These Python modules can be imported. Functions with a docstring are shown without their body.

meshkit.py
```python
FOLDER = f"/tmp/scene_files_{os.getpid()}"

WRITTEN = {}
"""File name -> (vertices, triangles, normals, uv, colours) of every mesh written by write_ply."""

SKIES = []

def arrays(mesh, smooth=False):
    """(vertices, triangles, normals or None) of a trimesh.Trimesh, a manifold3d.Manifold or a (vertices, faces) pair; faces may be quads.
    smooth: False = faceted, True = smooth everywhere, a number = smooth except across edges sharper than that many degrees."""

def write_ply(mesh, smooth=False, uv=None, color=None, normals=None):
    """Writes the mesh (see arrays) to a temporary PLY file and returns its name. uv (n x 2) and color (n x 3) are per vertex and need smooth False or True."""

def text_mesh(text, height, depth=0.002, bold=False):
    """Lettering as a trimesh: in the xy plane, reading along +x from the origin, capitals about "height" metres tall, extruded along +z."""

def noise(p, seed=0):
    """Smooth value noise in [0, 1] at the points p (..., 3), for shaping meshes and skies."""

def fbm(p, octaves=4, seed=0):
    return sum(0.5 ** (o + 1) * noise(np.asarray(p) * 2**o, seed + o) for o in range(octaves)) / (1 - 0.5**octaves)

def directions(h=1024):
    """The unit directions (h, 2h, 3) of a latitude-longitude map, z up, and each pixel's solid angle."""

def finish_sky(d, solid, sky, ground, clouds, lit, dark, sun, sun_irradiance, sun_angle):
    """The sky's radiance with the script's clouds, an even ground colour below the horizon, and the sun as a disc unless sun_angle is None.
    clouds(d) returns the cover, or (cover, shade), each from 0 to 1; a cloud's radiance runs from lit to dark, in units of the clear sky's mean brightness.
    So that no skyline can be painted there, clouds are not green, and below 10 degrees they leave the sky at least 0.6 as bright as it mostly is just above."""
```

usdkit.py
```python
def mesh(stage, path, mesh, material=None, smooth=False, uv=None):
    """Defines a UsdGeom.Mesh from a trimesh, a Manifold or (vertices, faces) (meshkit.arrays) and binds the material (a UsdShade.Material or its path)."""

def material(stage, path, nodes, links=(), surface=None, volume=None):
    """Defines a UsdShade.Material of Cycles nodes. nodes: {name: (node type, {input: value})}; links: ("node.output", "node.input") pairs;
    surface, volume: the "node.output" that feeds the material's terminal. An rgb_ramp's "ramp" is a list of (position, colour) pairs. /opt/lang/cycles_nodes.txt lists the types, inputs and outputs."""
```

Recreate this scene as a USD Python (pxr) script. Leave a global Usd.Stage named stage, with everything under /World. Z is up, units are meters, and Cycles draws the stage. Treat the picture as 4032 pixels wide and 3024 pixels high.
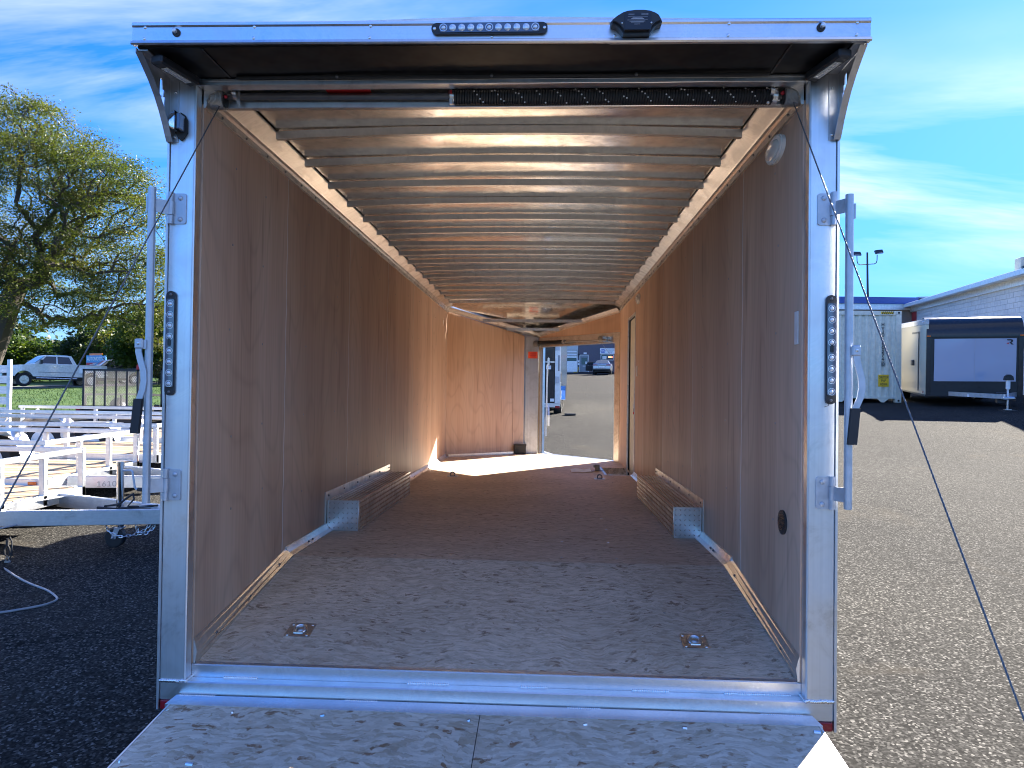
import math, random
import numpy as np, trimesh, manifold3d as m3
from shapely.geometry import Polygon, Point, box as sbox, LineString
from shapely import affinity
from shapely.ops import unary_union
from shapely.geometry.polygon import orient
import usdkit, meshkit
from pxr import Usd, UsdGeom, UsdLux, UsdShade, Gf, Sdf, Vt

stage = Usd.Stage.CreateInMemory()
UsdGeom.SetStageUpAxis(stage, UsdGeom.Tokens.z); UsdGeom.SetStageMetersPerUnit(stage, 1.0)
UsdGeom.Xform.Define(stage, '/World')
PI = math.pi

# ------------------------------------------------------------------ camera
CAM = np.array([.2028, -2.7647, 1.5549]); YAW, PITCH, ROLL, FL = .0472, .0149, .0129, 2846.2
f_ = np.array([-math.sin(YAW)*math.cos(PITCH), math.cos(YAW)*math.cos(PITCH), math.sin(PITCH)])
r_ = np.cross(f_, [0, 0, 1]); r_ /= np.linalg.norm(r_); u_ = np.cross(r_, f_)
r2 = r_*math.cos(ROLL)+u_*math.sin(ROLL); u2 = -r_*math.sin(ROLL)+u_*math.cos(ROLL)
cam = UsdGeom.Camera.Define(stage, '/World/camera')
cam.CreateHorizontalApertureAttr(36.0); cam.CreateVerticalApertureAttr(27.0)
cam.CreateFocalLengthAttr(FL/4032*36.0); cam.CreateClippingRangeAttr(Gf.Vec2f(.05, 3000))
cam.AddTransformOp().Set(Gf.Matrix4d(*r2, 0, *u2, 0, *(-f_), 0, *CAM, 1))
cam.CreateExposureAttr(2.65)

# ------------------------------------------------------------------ sky and sun
SUN_AZ, SUN_EL = math.radians(38.3), math.radians(30.1)
SKY = 0.1
sd = np.array([math.sin(SUN_AZ)*math.cos(SUN_EL), math.cos(SUN_AZ)*math.cos(SUN_EL), math.sin(SUN_EL)])
sky_nodes = {
    'sky': ('sky_texture', {'sky_type': 'single_scattering', 'sun_disc': False, 'sun_elevation': SUN_EL, 'sun_rotation': SUN_AZ, 'air_density': 1.0, 'aerosol_density': 0.15, 'ozone_density': 2.5}),
    'tc': ('texture_coordinate', {}),
    'sep': ('separate_xyz', {}),
    'zc': ('math', {'math_type': 'maximum', 'value2': 0.0}),
    'za': ('math', {'math_type': 'add', 'value2': 0.16}),
    'dx': ('math', {'math_type': 'divide'}), 'dy': ('math', {'math_type': 'divide'}),
    'uv': ('combine_xyz', {'z': 0.0}),
    'm1': ('mapping', {'location': (1.9, .4, 0), 'rotation': (0, 0, .35), 'scale': (.45, 1.35, 1)}),
    'n1': ('noise_texture', {'scale': 1.25, 'detail': 9.0, 'roughness': .58, 'distortion': .7}),
    'm2': ('mapping', {'location': (5.3, 2.1, 0), 'rotation': (0, 0, .1), 'scale': (1., 1.15, 1)}),
    'n2': ('noise_texture', {'scale': .5, 'detail': 3.0, 'roughness': .5, 'distortion': .3}),
    'r1': ('rgb_ramp', {'ramp': [(0.0, (0, 0, 0)), (.40, (0, 0, 0)), (.52, (.4, .4, .4)), (.64, (1, 1, 1)), (1, (1, 1, 1))]}),
    'r2': ('rgb_ramp', {'ramp': [(0.0, (.0, .0, .0)), (.42, (.04, .04, .04)), (.58, (1, 1, 1)), (1, (1, 1, 1))]}),
    'mul': ('mix_color', {'blend_type': 'multiply', 'fac': 1.0}),
    'bw': ('rgb_to_bw', {}),
    'hz': ('map_range', {'from_min': 0.0, 'from_max': .3, 'to_min': .06, 'to_max': .8, 'clamp': True}),
    'mm': ('math', {'math_type': 'multiply'}),
    'sat': ('hsv', {'saturation': 1.35, 'value': .9, 'hue': .5, 'fac': 1.0}),
    'hf': ('map_range', {'from_min': 0.0, 'from_max': .34, 'to_min': .85, 'to_max': 0., 'clamp': True}), 'hm': ('mix_color', {'b': (.30, 1.05, 2.2)}),
    'tint': ('mix_color', {'blend_type': 'multiply', 'fac': 1.0, 'b': (.25, .44, .72)}),
    'lum': ('rgb_to_bw', {}), 'lk': ('math', {'math_type': 'multiply_add', 'value2': .09, 'value3': 1.0}), 'cmp': ('vector_math', {'math_type': 'divide'}),
    'mix': ('mix_color', {'blend_type': 'mix', 'b': (2.3, 2.45, 2.65)}),
    'bg': ('background_shader', {'strength': SKY}),
}
sky_links = [('tc.generated', 'sep.vector'), ('sep.z', 'zc.value1'), ('zc.value', 'za.value1'), ('sep.x', 'dx.value1'), ('za.value', 'dx.value2'), ('sep.y', 'dy.value1'), ('za.value', 'dy.value2'),
    ('dx.value', 'uv.x'), ('dy.value', 'uv.y'), ('uv.vector', 'm1.vector'), ('m1.vector', 'n1.vector'), ('uv.vector', 'm2.vector'), ('m2.vector', 'n2.vector'), ('n1.fac', 'r1.fac'), ('n2.fac', 'r2.fac'),
    ('r1.color', 'mul.a'), ('r2.color', 'mul.b'), ('mul.result', 'bw.color'), ('sep.z', 'hz.value'), ('bw.val', 'mm.value1'), ('hz.result', 'mm.value2'),
    ('sky.color', 'lum.color'), ('lum.val', 'lk.value1'), ('sky.color', 'cmp.vector1'), ('lk.value', 'cmp.vector2'), ('cmp.vector', 'sat.color'), ('sat.color', 'tint.a'), ('tint.result', 'hm.a'), ('sep.z', 'hf.value'), ('hf.result', 'hm.fac'), ('hm.result', 'mix.a'), ('mm.value', 'mix.fac'), ('mix.result', 'bg.color')]
sky_mat = usdkit.material(stage, '/World/Looks/sky', sky_nodes, sky_links, surface='bg.background')
dome = UsdLux.DomeLight.Define(stage, '/World/sky'); dome.CreateIntensityAttr(1.0)
dome.GetPrim().SetCustomDataByKey('kind', 'structure')
UsdShade.MaterialBindingAPI.Apply(dome.GetPrim()).Bind(sky_mat)
sun = UsdLux.DistantLight.Define(stage, '/World/sun')
sun.CreateIntensityAttr(1.15); sun.CreateAngleAttr(0.53); sun.CreateNormalizeAttr(True); sun.CreateColorAttr(Gf.Vec3f(1.0, .93, .82))
zx = sd; xx = np.cross([0, 0, 1], zx); xx /= np.linalg.norm(xx); yx = np.cross(zx, xx)
sun.AddTransformOp().Set(Gf.Matrix4d(*xx, 0, *yx, 0, *zx, 0, 0, 0, 0, 1))

# ------------------------------------------------------------------ ground height (the lot climbs away from the trailer)
def S(y):
    y = np.asarray(y, float)
    return .058*np.clip(y, 0, 20)+.048*np.clip(y-20, 0, 75)
def sm(t):
    t = np.clip(t, 0, 1); return t*t*(3-2*t)
def g(x, y):
    x = np.asarray(x, float); y = np.asarray(y, float)
    return S(y)+np.where(x < 0, .016*np.maximum(x, -120)*sm((y-1)/8), .024*np.minimum(x, 120)*sm((y-9)/7))
def gz(x, y): return float(g(x, y))

# ------------------------------------------------------------------ materials
M = {}
def mat(name, nodes, links=(), surface='p.BSDF'):
    M[name] = usdkit.material(stage, '/World/Looks/'+name, nodes, links, surface=surface); return M[name]
def plain(name, col, rough=.5, metal=0., **kw):
    """A paint or metal with slight soiling: colour and gloss vary a little over the surface."""
    lo = tuple(c*.86 for c in col); hi = tuple(min(1, c*1.08) for c in col)
    return mat(name, {'g': ('geometry', {}), 'n': ('noise_texture', {'scale': kw.pop('ns', 9.), 'detail': 4., 'roughness': .6}),
        'r': ('rgb_ramp', {'ramp': [(.3, lo), (.7, hi)]}), 'q': ('map_range', {'from_min': .3, 'from_max': .7, 'to_min': rough*.85, 'to_max': min(1, rough*1.15), 'clamp': True}),
        'p': ('principled_bsdf', {'metallic': metal, **kw})},
        [('g.position', 'n.vector'), ('n.fac', 'r.fac'), ('r.color', 'p.base_color'), ('n.fac', 'q.value'), ('q.result', 'p.roughness')])
def alu(name, col, rough, streak, bump=.02, axis='z', dirt=.12):
    """Mill-finish aluminium: fine streaks along the extrusion, smudges, oxide patches."""
    sc = {'z': (streak, streak, .6), 'x': (.6, streak, streak), 'y': (streak, .6, streak)}[axis]
    return mat(name, {'g': ('geometry', {}), 'mp': ('mapping', {'scale': sc}), 'n': ('noise_texture', {'scale': 1., 'detail': 6., 'roughness': .65}),
        'n2': ('noise_texture', {'scale': 5., 'detail': 5., 'roughness': .65, 'distortion': .6}),
        'r': ('rgb_ramp', {'ramp': [(.25, tuple(c*(1-dirt) for c in col)), (.75, col)]}),
        'r2': ('rgb_ramp', {'ramp': [(.25, (1-dirt*1.4,)*3), (.55, (1, 1, 1))]}), 'mx': ('mix_color', {'blend_type': 'multiply', 'fac': 1.}),
        'q': ('map_range', {'from_min': .25, 'from_max': .75, 'to_min': rough*1.3, 'to_max': rough*.8, 'clamp': True}),
        'b': ('bump', {'strength': bump*4, 'distance': .002}), 'p': ('principled_bsdf', {'metallic': 1.})},
        [('g.position', 'mp.vector'), ('mp.vector', 'n.vector'), ('g.position', 'n2.vector'), ('n.fac', 'r.fac'), ('n2.fac', 'r2.fac'), ('r.color', 'mx.a'), ('r2.color', 'mx.b'), ('mx.result', 'p.base_color'),
         ('n2.fac', 'q.value'), ('q.result', 'p.roughness'), ('n.fac', 'b.height'), ('b.normal', 'p.normal')])
alu('alu_post', (.80, .82, .85), .34, 90., axis='z')
alu('alu_beam', (.80, .82, .85), .3, 90., axis='x')
alu('alu_trim', (.83, .82, .80), .3, 70., axis='y')
alu('alu_bow', (.80, .79, .77), .3, 80., axis='x')
alu('alu_dull', (.62, .63, .65), .42, 60., axis='z', dirt=.2)
alu('alu_rail', (.74, .75, .76), .38, 60., axis='x', dirt=.16)
alu('diamond_alu', (.62, .61, .60), .3, 30., axis='y')
plain('diamond_tread', (.84, .83, .82), .15, 1.)
mat('alu_skin', {'g': ('geometry', {}), 'mp': ('mapping', {'scale': (1.1, 3.2, 1.)}), 'n': ('noise_texture', {'scale': 1.2, 'detail': 1., 'roughness': .4}), 'b': ('bump', {'strength': .12, 'distance': .05}),
    'n2': ('noise_texture', {'scale': 14., 'detail': 4.}), 'q': ('map_range', {'from_min': .3, 'from_max': .7, 'to_min': .13, 'to_max': .22, 'clamp': True}),
    'p': ('principled_bsdf', {'metallic': 1., 'base_color': (.80, .79, .77)})},
    [('g.position', 'mp.vector'), ('mp.vector', 'n.vector'), ('n.fac', 'b.height'), ('b.normal', 'p.normal'), ('g.position', 'n2.vector'), ('n2.fac', 'q.value'), ('q.result', 'p.roughness')])
plain('galvanised', (.50, .52, .56), .45, .85, ns=30.)
plain('chrome', (.86, .86, .87), .06, 1.)
plain('weld', (.82, .82, .83), .22, 1., ns=120.)
plain('steel_dark', (.16, .16, .165), .4, .8, ns=30.)
plain('steel_grey', (.34, .34, .335), .42, .85, ns=40.)
plain('zinc_bright', (.78, .80, .82), .25, 1.)
plain('black_plastic', (.016, .016, .018), .42)
plain('black_rubber', (.022, .022, .023), .75)
plain('black_gloss', (.012, .012, .014), .22)
plain('soffit_black', (.008, .008, .009), .3, specular_ior_level=.22)
plain('black_paint', (.012, .012, .014), .38)
plain('spring_black', (.014, .014, .016), .45)
plain('white_plastic', (.72, .71, .68), .4)
plain('paper', (.82, .84, .88), .7)
plain('white_paint', (.78, .78, .77), .3, coat_weight=.3)
plain('cream_paint', (.66, .65, .54), .5)
plain('red_paint', (.45, .02, .035), .4)
plain('red_lens', (.24, .012, .02), .12, coat_weight=.8)
plain('orange_lens', (.75, .14, .015), .15, coat_weight=.8)
plain('orange_sticker', (.85, .10, .03), .6)
plain('yellow_sticker', (.80, .50, .02), .5)
plain('dark_text', (.02, .02, .022), .6)
plain('white_text', (.75, .75, .76), .6)
plain('grey_text', (.34, .34, .36), .6)
plain('red_text', (.55, .03, .03), .5)
plain('blue_text', (.02, .10, .42), .5)
plain('sign_blue', (.10, .32, .58), .4)
plain('glass_dark', (.012, .015, .017), .05, coat_weight=1.)
plain('silver_paint', (.42, .43, .45), .25, .6, coat_weight=.8)
plain('suv_paint', (.30, .33, .37), .22, .7, coat_weight=.9)
plain('tyre', (.020, .020, .021), .8)
plain('rim', (.6, .6, .61), .28, .95)
plain('galv_white', (.70, .72, .73), .4, .6)
plain('timber_dark', (.035, .03, .025), .8)
plain('grey_door', (.20, .23, .26), .45)
plain('purple_paint', (.115, .105, .135), .6)
plain('pale_wall', (.50, .52, .52), .6)
plain('tan_panel', (.30, .26, .21), .6)
plain('blue_roof', (.03, .08, .30), .5)
plain('bark', (.055, .043, .034), .9, ns=12.)
plain('cord_grey', (.30, .30, .31), .5)
plain('label_blue', (.18, .25, .50), .5)
mat('silver_side', {'p': ('principled_bsdf', {'base_color': (.55, .50, .40), 'metallic': .75, 'roughness': .3, 'coat_weight': .4})})
mat('neon_red', {'e': ('emission', {'color': (1., .12, .06), 'strength': 2.5})}, surface='e.emission')
mat('lens_clear', {'p': ('principled_bsdf', {'base_color': (.10, .115, .15), 'roughness': .07, 'metallic': .3, 'coat_weight': 1., 'coat_roughness': .03})})
mat('led_grey', {'p': ('principled_bsdf', {'base_color': (.62, .64, .68), 'roughness': .14, 'metallic': .55, 'coat_weight': 1.})})
mat('dome_lens', {'p': ('principled_bsdf', {'base_color': (.55, .55, .52), 'roughness': .12, 'coat_weight': .8, 'specular_ior_level': .6})})
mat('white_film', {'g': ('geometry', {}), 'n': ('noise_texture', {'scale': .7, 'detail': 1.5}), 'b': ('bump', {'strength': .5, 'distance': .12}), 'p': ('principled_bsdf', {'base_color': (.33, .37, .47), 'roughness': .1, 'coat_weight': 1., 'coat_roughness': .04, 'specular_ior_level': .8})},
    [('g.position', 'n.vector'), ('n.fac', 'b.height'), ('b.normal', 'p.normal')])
mat('chrome_side', {'g': ('geometry', {}), 'n': ('noise_texture', {'scale': 3., 'detail': 2.}), 'b': ('bump', {'strength': .25, 'distance': .03}), 'p': ('principled_bsdf', {'base_color': (.8, .8, .79), 'metallic': 1., 'roughness': .12})},
    [('g.position', 'n.vector'), ('n.fac', 'b.height'), ('b.normal', 'p.normal')])

# plywood: rotary-cut veneer, grain upright, each sheet different
mat('plywood', {'g': ('geometry', {}), 'o': ('object_info', {}), 's': ('separate_xyz', {}),
    'ux': ('math', {'math_type': 'multiply_add', 'value2': .7}), 'w': ('math', {'math_type': 'multiply', 'value2': 37.}),
    'c': ('combine_xyz', {}),
    'm1': ('mapping', {'scale': (2.6, .28, 1)}), 'n1': ('noise_texture', {'scale': 1., 'detail': 3., 'roughness': .5, 'distortion': .5}),
    'm2': ('mapping', {'scale': (75., 1.6, 1)}), 'n2': ('noise_texture', {'scale': 1., 'detail': 5., 'roughness': .6}),
    'm3': ('mapping', {'scale': (1.5, .42, 1)}), 'n3': ('noise_texture', {'scale': 1.25, 'detail': 1.6, 'roughness': .4}), 'k3': ('math', {'math_type': 'multiply', 'value2': 15.}), 'f3': ('math', {'math_type': 'fraction'}),
    'r3': ('rgb_ramp', {'ramp': [(0, (.86, .86, .86)), (.18, (1, 1, 1)), (.85, (1, 1, 1)), (1, (.86, .86, .86))]}),
    'm4': ('mapping', {'scale': (20., 1.1, 1)}), 'v4': ('noise_texture', {'scale': 1., 'detail': 2.}), 'r4': ('rgb_ramp', {'ramp': [(0, (.55, .52, .5)), (.27, (.66, .62, .6)), (.34, (1, 1, 1)), (1, (1, 1, 1))]}),
    'r1': ('rgb_ramp', {'ramp': [(.25, (.50, .305, .205)), (.5, (.615, .405, .285)), (.75, (.71, .51, .385))]}),
    'r2': ('rgb_ramp', {'ramp': [(.25, (.84, .83, .82)), (.6, (1, 1, 1))]}),
    'ro': ('rgb_ramp', {'ramp': [(0, (.88, .87, .86)), (1, (1.0, 1.0, 1.0))]}),
    'x1': ('mix_color', {'blend_type': 'multiply', 'fac': 1.}), 'x2': ('mix_color', {'blend_type': 'multiply', 'fac': .75}), 'x3': ('mix_color', {'blend_type': 'multiply', 'fac': .8}), 'x4': ('mix_color', {'blend_type': 'multiply', 'fac': 1.}),
    'b': ('bump', {'strength': .12, 'distance': .001}), 'p': ('principled_bsdf', {'roughness': .52, 'specular_ior_level': .35})},
    [('g.position', 's.vector'), ('s.x', 'ux.value1'), ('s.y', 'ux.value3'), ('o.random', 'w.value1'), ('ux.value', 'c.x'), ('s.z', 'c.y'), ('w.value', 'c.z'),
     ('c.vector', 'm1.vector'), ('m1.vector', 'n1.vector'), ('c.vector', 'm2.vector'), ('m2.vector', 'n2.vector'), ('c.vector', 'm3.vector'), ('m3.vector', 'n3.vector'), ('n3.fac', 'k3.value1'), ('k3.value', 'f3.value1'), ('f3.value', 'r3.fac'),
     ('c.vector', 'm4.vector'), ('m4.vector', 'v4.vector'), ('v4.fac', 'r4.fac'),
     ('n1.fac', 'r1.fac'), ('n2.fac', 'r2.fac'), ('o.random', 'ro.fac'), ('r1.color', 'x1.a'), ('r2.color', 'x1.b'), ('x1.result', 'x2.a'), ('r3.color', 'x2.b'), ('x2.result', 'x3.a'), ('r4.color', 'x3.b'), ('x3.result', 'x4.a'), ('ro.color', 'x4.b'),
     ('x4.result', 'p.base_color'), ('n2.fac', 'b.height'), ('b.normal', 'p.normal')])

def osb(name, base, pale, dark, scale=1., aniso=3.2, rough=.5, flake=.8, turn=0., grain=.5):
    """Pressed strand board: overlapping strands in several directions, torn edges, brown bark flakes."""
    nodes = {'g': ('geometry', {}), 'wn': ('noise_texture', {'scale': 22., 'detail': 4., 'roughness': .65}), 'wa': ('vector_math', {'math_type': 'multiply_add', 'vector2': (.045, .045, 0), 'vector3': (0, 0, 0)}), 'ad': ('vector_math', {'math_type': 'add'}),
        'wl': ('noise_texture', {'scale': 2.6, 'detail': 2.}), 'wb': ('vector_math', {'math_type': 'multiply_add', 'vector2': (.22, .22, 0), 'vector3': (0, 0, 0)}), 'ae': ('vector_math', {'math_type': 'add'})}
    links = [('g.position', 'wn.vector'), ('wn.color', 'wa.vector1'), ('g.position', 'ae.vector1'), ('g.position', 'wl.vector'), ('wl.color', 'wb.vector1'), ('wb.vector', 'ae.vector2'), ('ae.vector', 'ad.vector1'), ('wa.vector', 'ad.vector2')]
    for i, a in enumerate((.2, -.6, .9, .35)):
        k = (26., 20., 30., 34.)[i]*scale
        nodes[f'm{i}'] = ('mapping', {'rotation': (0, 0, a+turn), 'location': (i*3.1, i*1.7, 0), 'scale': (k, k*aniso*(.8 if i == 3 else 1), 1)})
        nodes[f'v{i}'] = ('voronoi_texture', {'scale': 1., 'dimensions': '2D', 'randomness': 1.})
        nodes[f's{i}'] = ('separate_color', {})
        links += [('ad.vector', f'm{i}.vector'), (f'm{i}.vector', f'v{i}.vector'), (f'v{i}.color', f's{i}.color')]
    mid = tuple((a+b)/2 for a, b in zip(base, pale))
    nodes['r0'] = ('rgb_ramp', {'ramp': [(0, base), (.5, mid), (1, pale)]})
    nodes['r1'] = ('rgb_ramp', {'ramp': [(0, mid), (.6, pale), (1, tuple(c*1.06 for c in pale))]})
    nodes['r2'] = ('rgb_ramp', {'ramp': [(0, tuple(c*.9 for c in base)), (1, pale)]})
    nodes['t1'] = ('math', {'math_type': 'greater_than', 'value2': .5}); nodes['t2'] = ('math', {'math_type': 'greater_than', 'value2': .6}); nodes['t3'] = ('math', {'math_type': 'greater_than', 'value2': .90})
    nodes['h1'] = ('math', {'math_type': 'multiply', 'value2': .8}); nodes['h2'] = ('math', {'math_type': 'multiply', 'value2': .6})
    nodes['fn'] = ('noise_texture', {'scale': 11., 'detail': 6., 'roughness': .75}); nodes['fr'] = ('map_range', {'from_min': .46, 'from_max': .56, 'to_min': 0., 'to_max': flake, 'clamp': True}); nodes['fm'] = ('math', {'math_type': 'multiply'})
    for k in ('x1', 'y1'): nodes[k] = ('mix_color', {})
    nodes['x2'] = ('mix_color', {'b': dark})
    nodes['big'] = ('noise_texture', {'scale': 1.7, 'detail': 4.}); nodes['rb'] = ('rgb_ramp', {'ramp': [(.3, (.85, .84, .83)), (.7, (1.05, 1.05, 1.06))]}); nodes['x3'] = ('mix_color', {'blend_type': 'multiply', 'fac': 1.})
    nodes['mf'] = ('mapping', {'scale': (26., 150., 1), 'rotation': (0, 0, .1+turn)}); nodes['nf'] = ('noise_texture', {'scale': 1., 'detail': 6., 'roughness': .7}); nodes['rf'] = ('rgb_ramp', {'ramp': [(.28, (1-grain*.6, 1-grain*.63, 1-grain*.66)), (.5, (1, 1, 1)), (.8, (1.08, 1.08, 1.08))]}); nodes['x4'] = ('mix_color', {'blend_type': 'multiply', 'fac': 1.})
    nodes['b'] = ('bump', {'strength': .25, 'distance': .001}); nodes['p'] = ('principled_bsdf', {'roughness': rough, 'specular_ior_level': .22})
    links += [('s0.r', 'r0.fac'), ('s1.r', 'r1.fac'), ('s2.r', 'r2.fac'), ('s1.g', 't1.value1'), ('s2.g', 't2.value1'), ('s3.g', 't3.value1'), ('t1.value', 'h1.value1'), ('t2.value', 'h2.value1'), ('g.position', 'fn.vector'), ('fn.fac', 'fr.value'), ('t3.value', 'fm.value1'), ('fr.result', 'fm.value2'),
        ('r0.color', 'x1.a'), ('r1.color', 'x1.b'), ('h1.value', 'x1.fac'), ('x1.result', 'y1.a'), ('r2.color', 'y1.b'), ('h2.value', 'y1.fac'),
        ('y1.result', 'x2.a'), ('fm.value', 'x2.fac'), ('g.position', 'big.vector'), ('big.fac', 'rb.fac'), ('x2.result', 'x3.a'), ('rb.color', 'x3.b'), ('ad.vector', 'mf.vector'), ('mf.vector', 'nf.vector'), ('nf.fac', 'rf.fac'), ('x3.result', 'x4.a'), ('rf.color', 'x4.b'),
        ('x4.result', 'p.base_color'), ('nf.fac', 'b.height'), ('b.normal', 'p.normal')]
    mat(name, nodes, links)
osb('strand_floor', (.52, .385, .27), (.72, .575, .44), (.22, .125, .07), scale=1., aniso=4.2, rough=.62, flake=.75, grain=.75)
osb('strand_ramp', (.46, .38, .27), (.70, .64, .53), (.25, .135, .065), scale=.95, aniso=2.6, rough=.55, flake=.85, turn=.4, grain=.5)

# asphalt: pale stones in grey binder, cracks, sandy wash
mat('asphalt', {'g': ('geometry', {}), 'v': ('voronoi_texture', {'scale': 95., 'dimensions': '2D'}), 'vs': ('separate_color', {}),
    'v2': ('voronoi_texture', {'scale': 38., 'dimensions': '2D'}), 'v2s': ('separate_color', {}),
    'r': ('rgb_ramp', {'ramp': [(0, (.014, .0135, .013)), (.45, (.030, .029, .027)), (.75, (.052, .05, .047)), (.9, (.085, .082, .076)), (1, (.19, .182, .168))]}),
    'big': ('noise_texture', {'scale': .35, 'detail': 5., 'roughness': .55}), 'rb': ('rgb_ramp', {'ramp': [(.3, (.80, .80, .81)), (.7, (1.12, 1.10, 1.06))]}), 'x1': ('mix_color', {'blend_type': 'multiply', 'fac': 1.}),
    'wn': ('noise_texture', {'scale': 1.3, 'detail': 5., 'roughness': .65}), 'wa': ('vector_math', {'math_type': 'multiply_add', 'vector2': (1.1, 1.1, 0), 'vector3': (0, 0, 0)}), 'ad': ('vector_math', {'math_type': 'add'}),
    'cr': ('voronoi_texture', {'scale': .8, 'dimensions': '2D', 'feature': 'distance_to_edge'}), 'cl': ('math', {'math_type': 'less_than', 'value2': .007}), 'cn': ('noise_texture', {'scale': .5, 'detail': 3.}), 'cg': ('map_range', {'from_min': .47, 'from_max': .56, 'to_min': 0., 'to_max': .9, 'clamp': True}), 'cm': ('math', {'math_type': 'multiply'}),
    'x2': ('mix_color', {'b': (.010, .010, .010)}),
    'sn': ('noise_texture', {'scale': .55, 'detail': 6., 'roughness': .6, 'distortion': .6}), 'sr': ('map_range', {'from_min': .58, 'from_max': .72, 'to_min': 0., 'to_max': .55, 'clamp': True}), 'x3': ('mix_color', {'b': (.075, .063, .048)}),
    'vb': ('math', {'math_type': 'multiply_add', 'value2': .6}), 'b': ('bump', {'strength': 1., 'distance': .008}), 'p': ('principled_bsdf', {'roughness': .95, 'specular_ior_level': .04})},
    [('g.position', 'v.vector'), ('v.color', 'vs.color'), ('g.position', 'v2.vector'), ('v2.color', 'v2s.color'), ('vs.r', 'r.fac'), ('g.position', 'big.vector'), ('big.fac', 'rb.fac'), ('r.color', 'x1.a'), ('rb.color', 'x1.b'),
     ('g.position', 'wn.vector'), ('wn.color', 'wa.vector1'), ('g.position', 'ad.vector1'), ('wa.vector', 'ad.vector2'), ('ad.vector', 'cr.vector'), ('cr.distance', 'cl.value1'), ('g.position', 'cn.vector'), ('cn.fac', 'cg.value'), ('cl.value', 'cm.value1'), ('cg.result', 'cm.value2'),
     ('g.position', 'sn.vector'), ('sn.fac', 'sr.value'), ('x1.result', 'x3.a'), ('sr.result', 'x3.fac'), ('x3.result', 'x2.a'), ('cm.value', 'x2.fac'), ('x2.result', 'p.base_color'),
     ('vs.g', 'vb.value1'), ('v2s.r', 'vb.value3'), ('vb.value', 'b.height'), ('b.normal', 'p.normal')])
mat('grass_mat', {'g': ('geometry', {}), 'n': ('noise_texture', {'scale': .6, 'detail': 6., 'roughness': .6}), 'r': ('rgb_ramp', {'ramp': [(.3, (.030, .066, .009)), (.55, (.05, .095, .014)), (.75, (.085, .12, .03))]}), 'p': ('principled_bsdf', {'roughness': .7, 'specular_ior_level': .2})},
    [('g.position', 'n.vector'), ('n.fac', 'r.fac'), ('r.color', 'p.base_color')])
mat('gravel_road', {'g': ('geometry', {}), 'n': ('noise_texture', {'scale': 4., 'detail': 6.}), 'r': ('rgb_ramp', {'ramp': [(.3, (.11, .105, .095)), (.7, (.17, .16, .145))]}), 'p': ('principled_bsdf', {'roughness': .9})}, [('g.position', 'n.vector'), ('n.fac', 'r.fac'), ('r.color', 'p.base_color')])
def leafmat(name, a, b, c):
    mat(name, {'g': ('geometry', {}), 'n': ('noise_texture', {'scale': .8, 'detail': 4., 'roughness': .7}), 'r': ('rgb_ramp', {'ramp': [(.32, a), (.5, b), (.68, c)]}),
        'd': ('principled_bsdf', {'roughness': .5, 'specular_ior_level': .35}), 't': ('translucent_bsdf', {}), 'tc': ('mix_color', {'blend_type': 'multiply', 'fac': 1., 'b': (1.6, 1.5, .6)}), 'x': ('mix_closure', {'fac': .38})},
        [('g.position', 'n.vector'), ('n.fac', 'r.fac'), ('r.color', 'd.base_color'), ('r.color', 'tc.a'), ('tc.result', 't.color'), ('d.BSDF', 'x.closure1'), ('t.BSDF', 'x.closure2')], surface='x.closure')
leafmat('leaf_locust', (.034, .056, .014), (.062, .088, .02), (.12, .115, .024))
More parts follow.
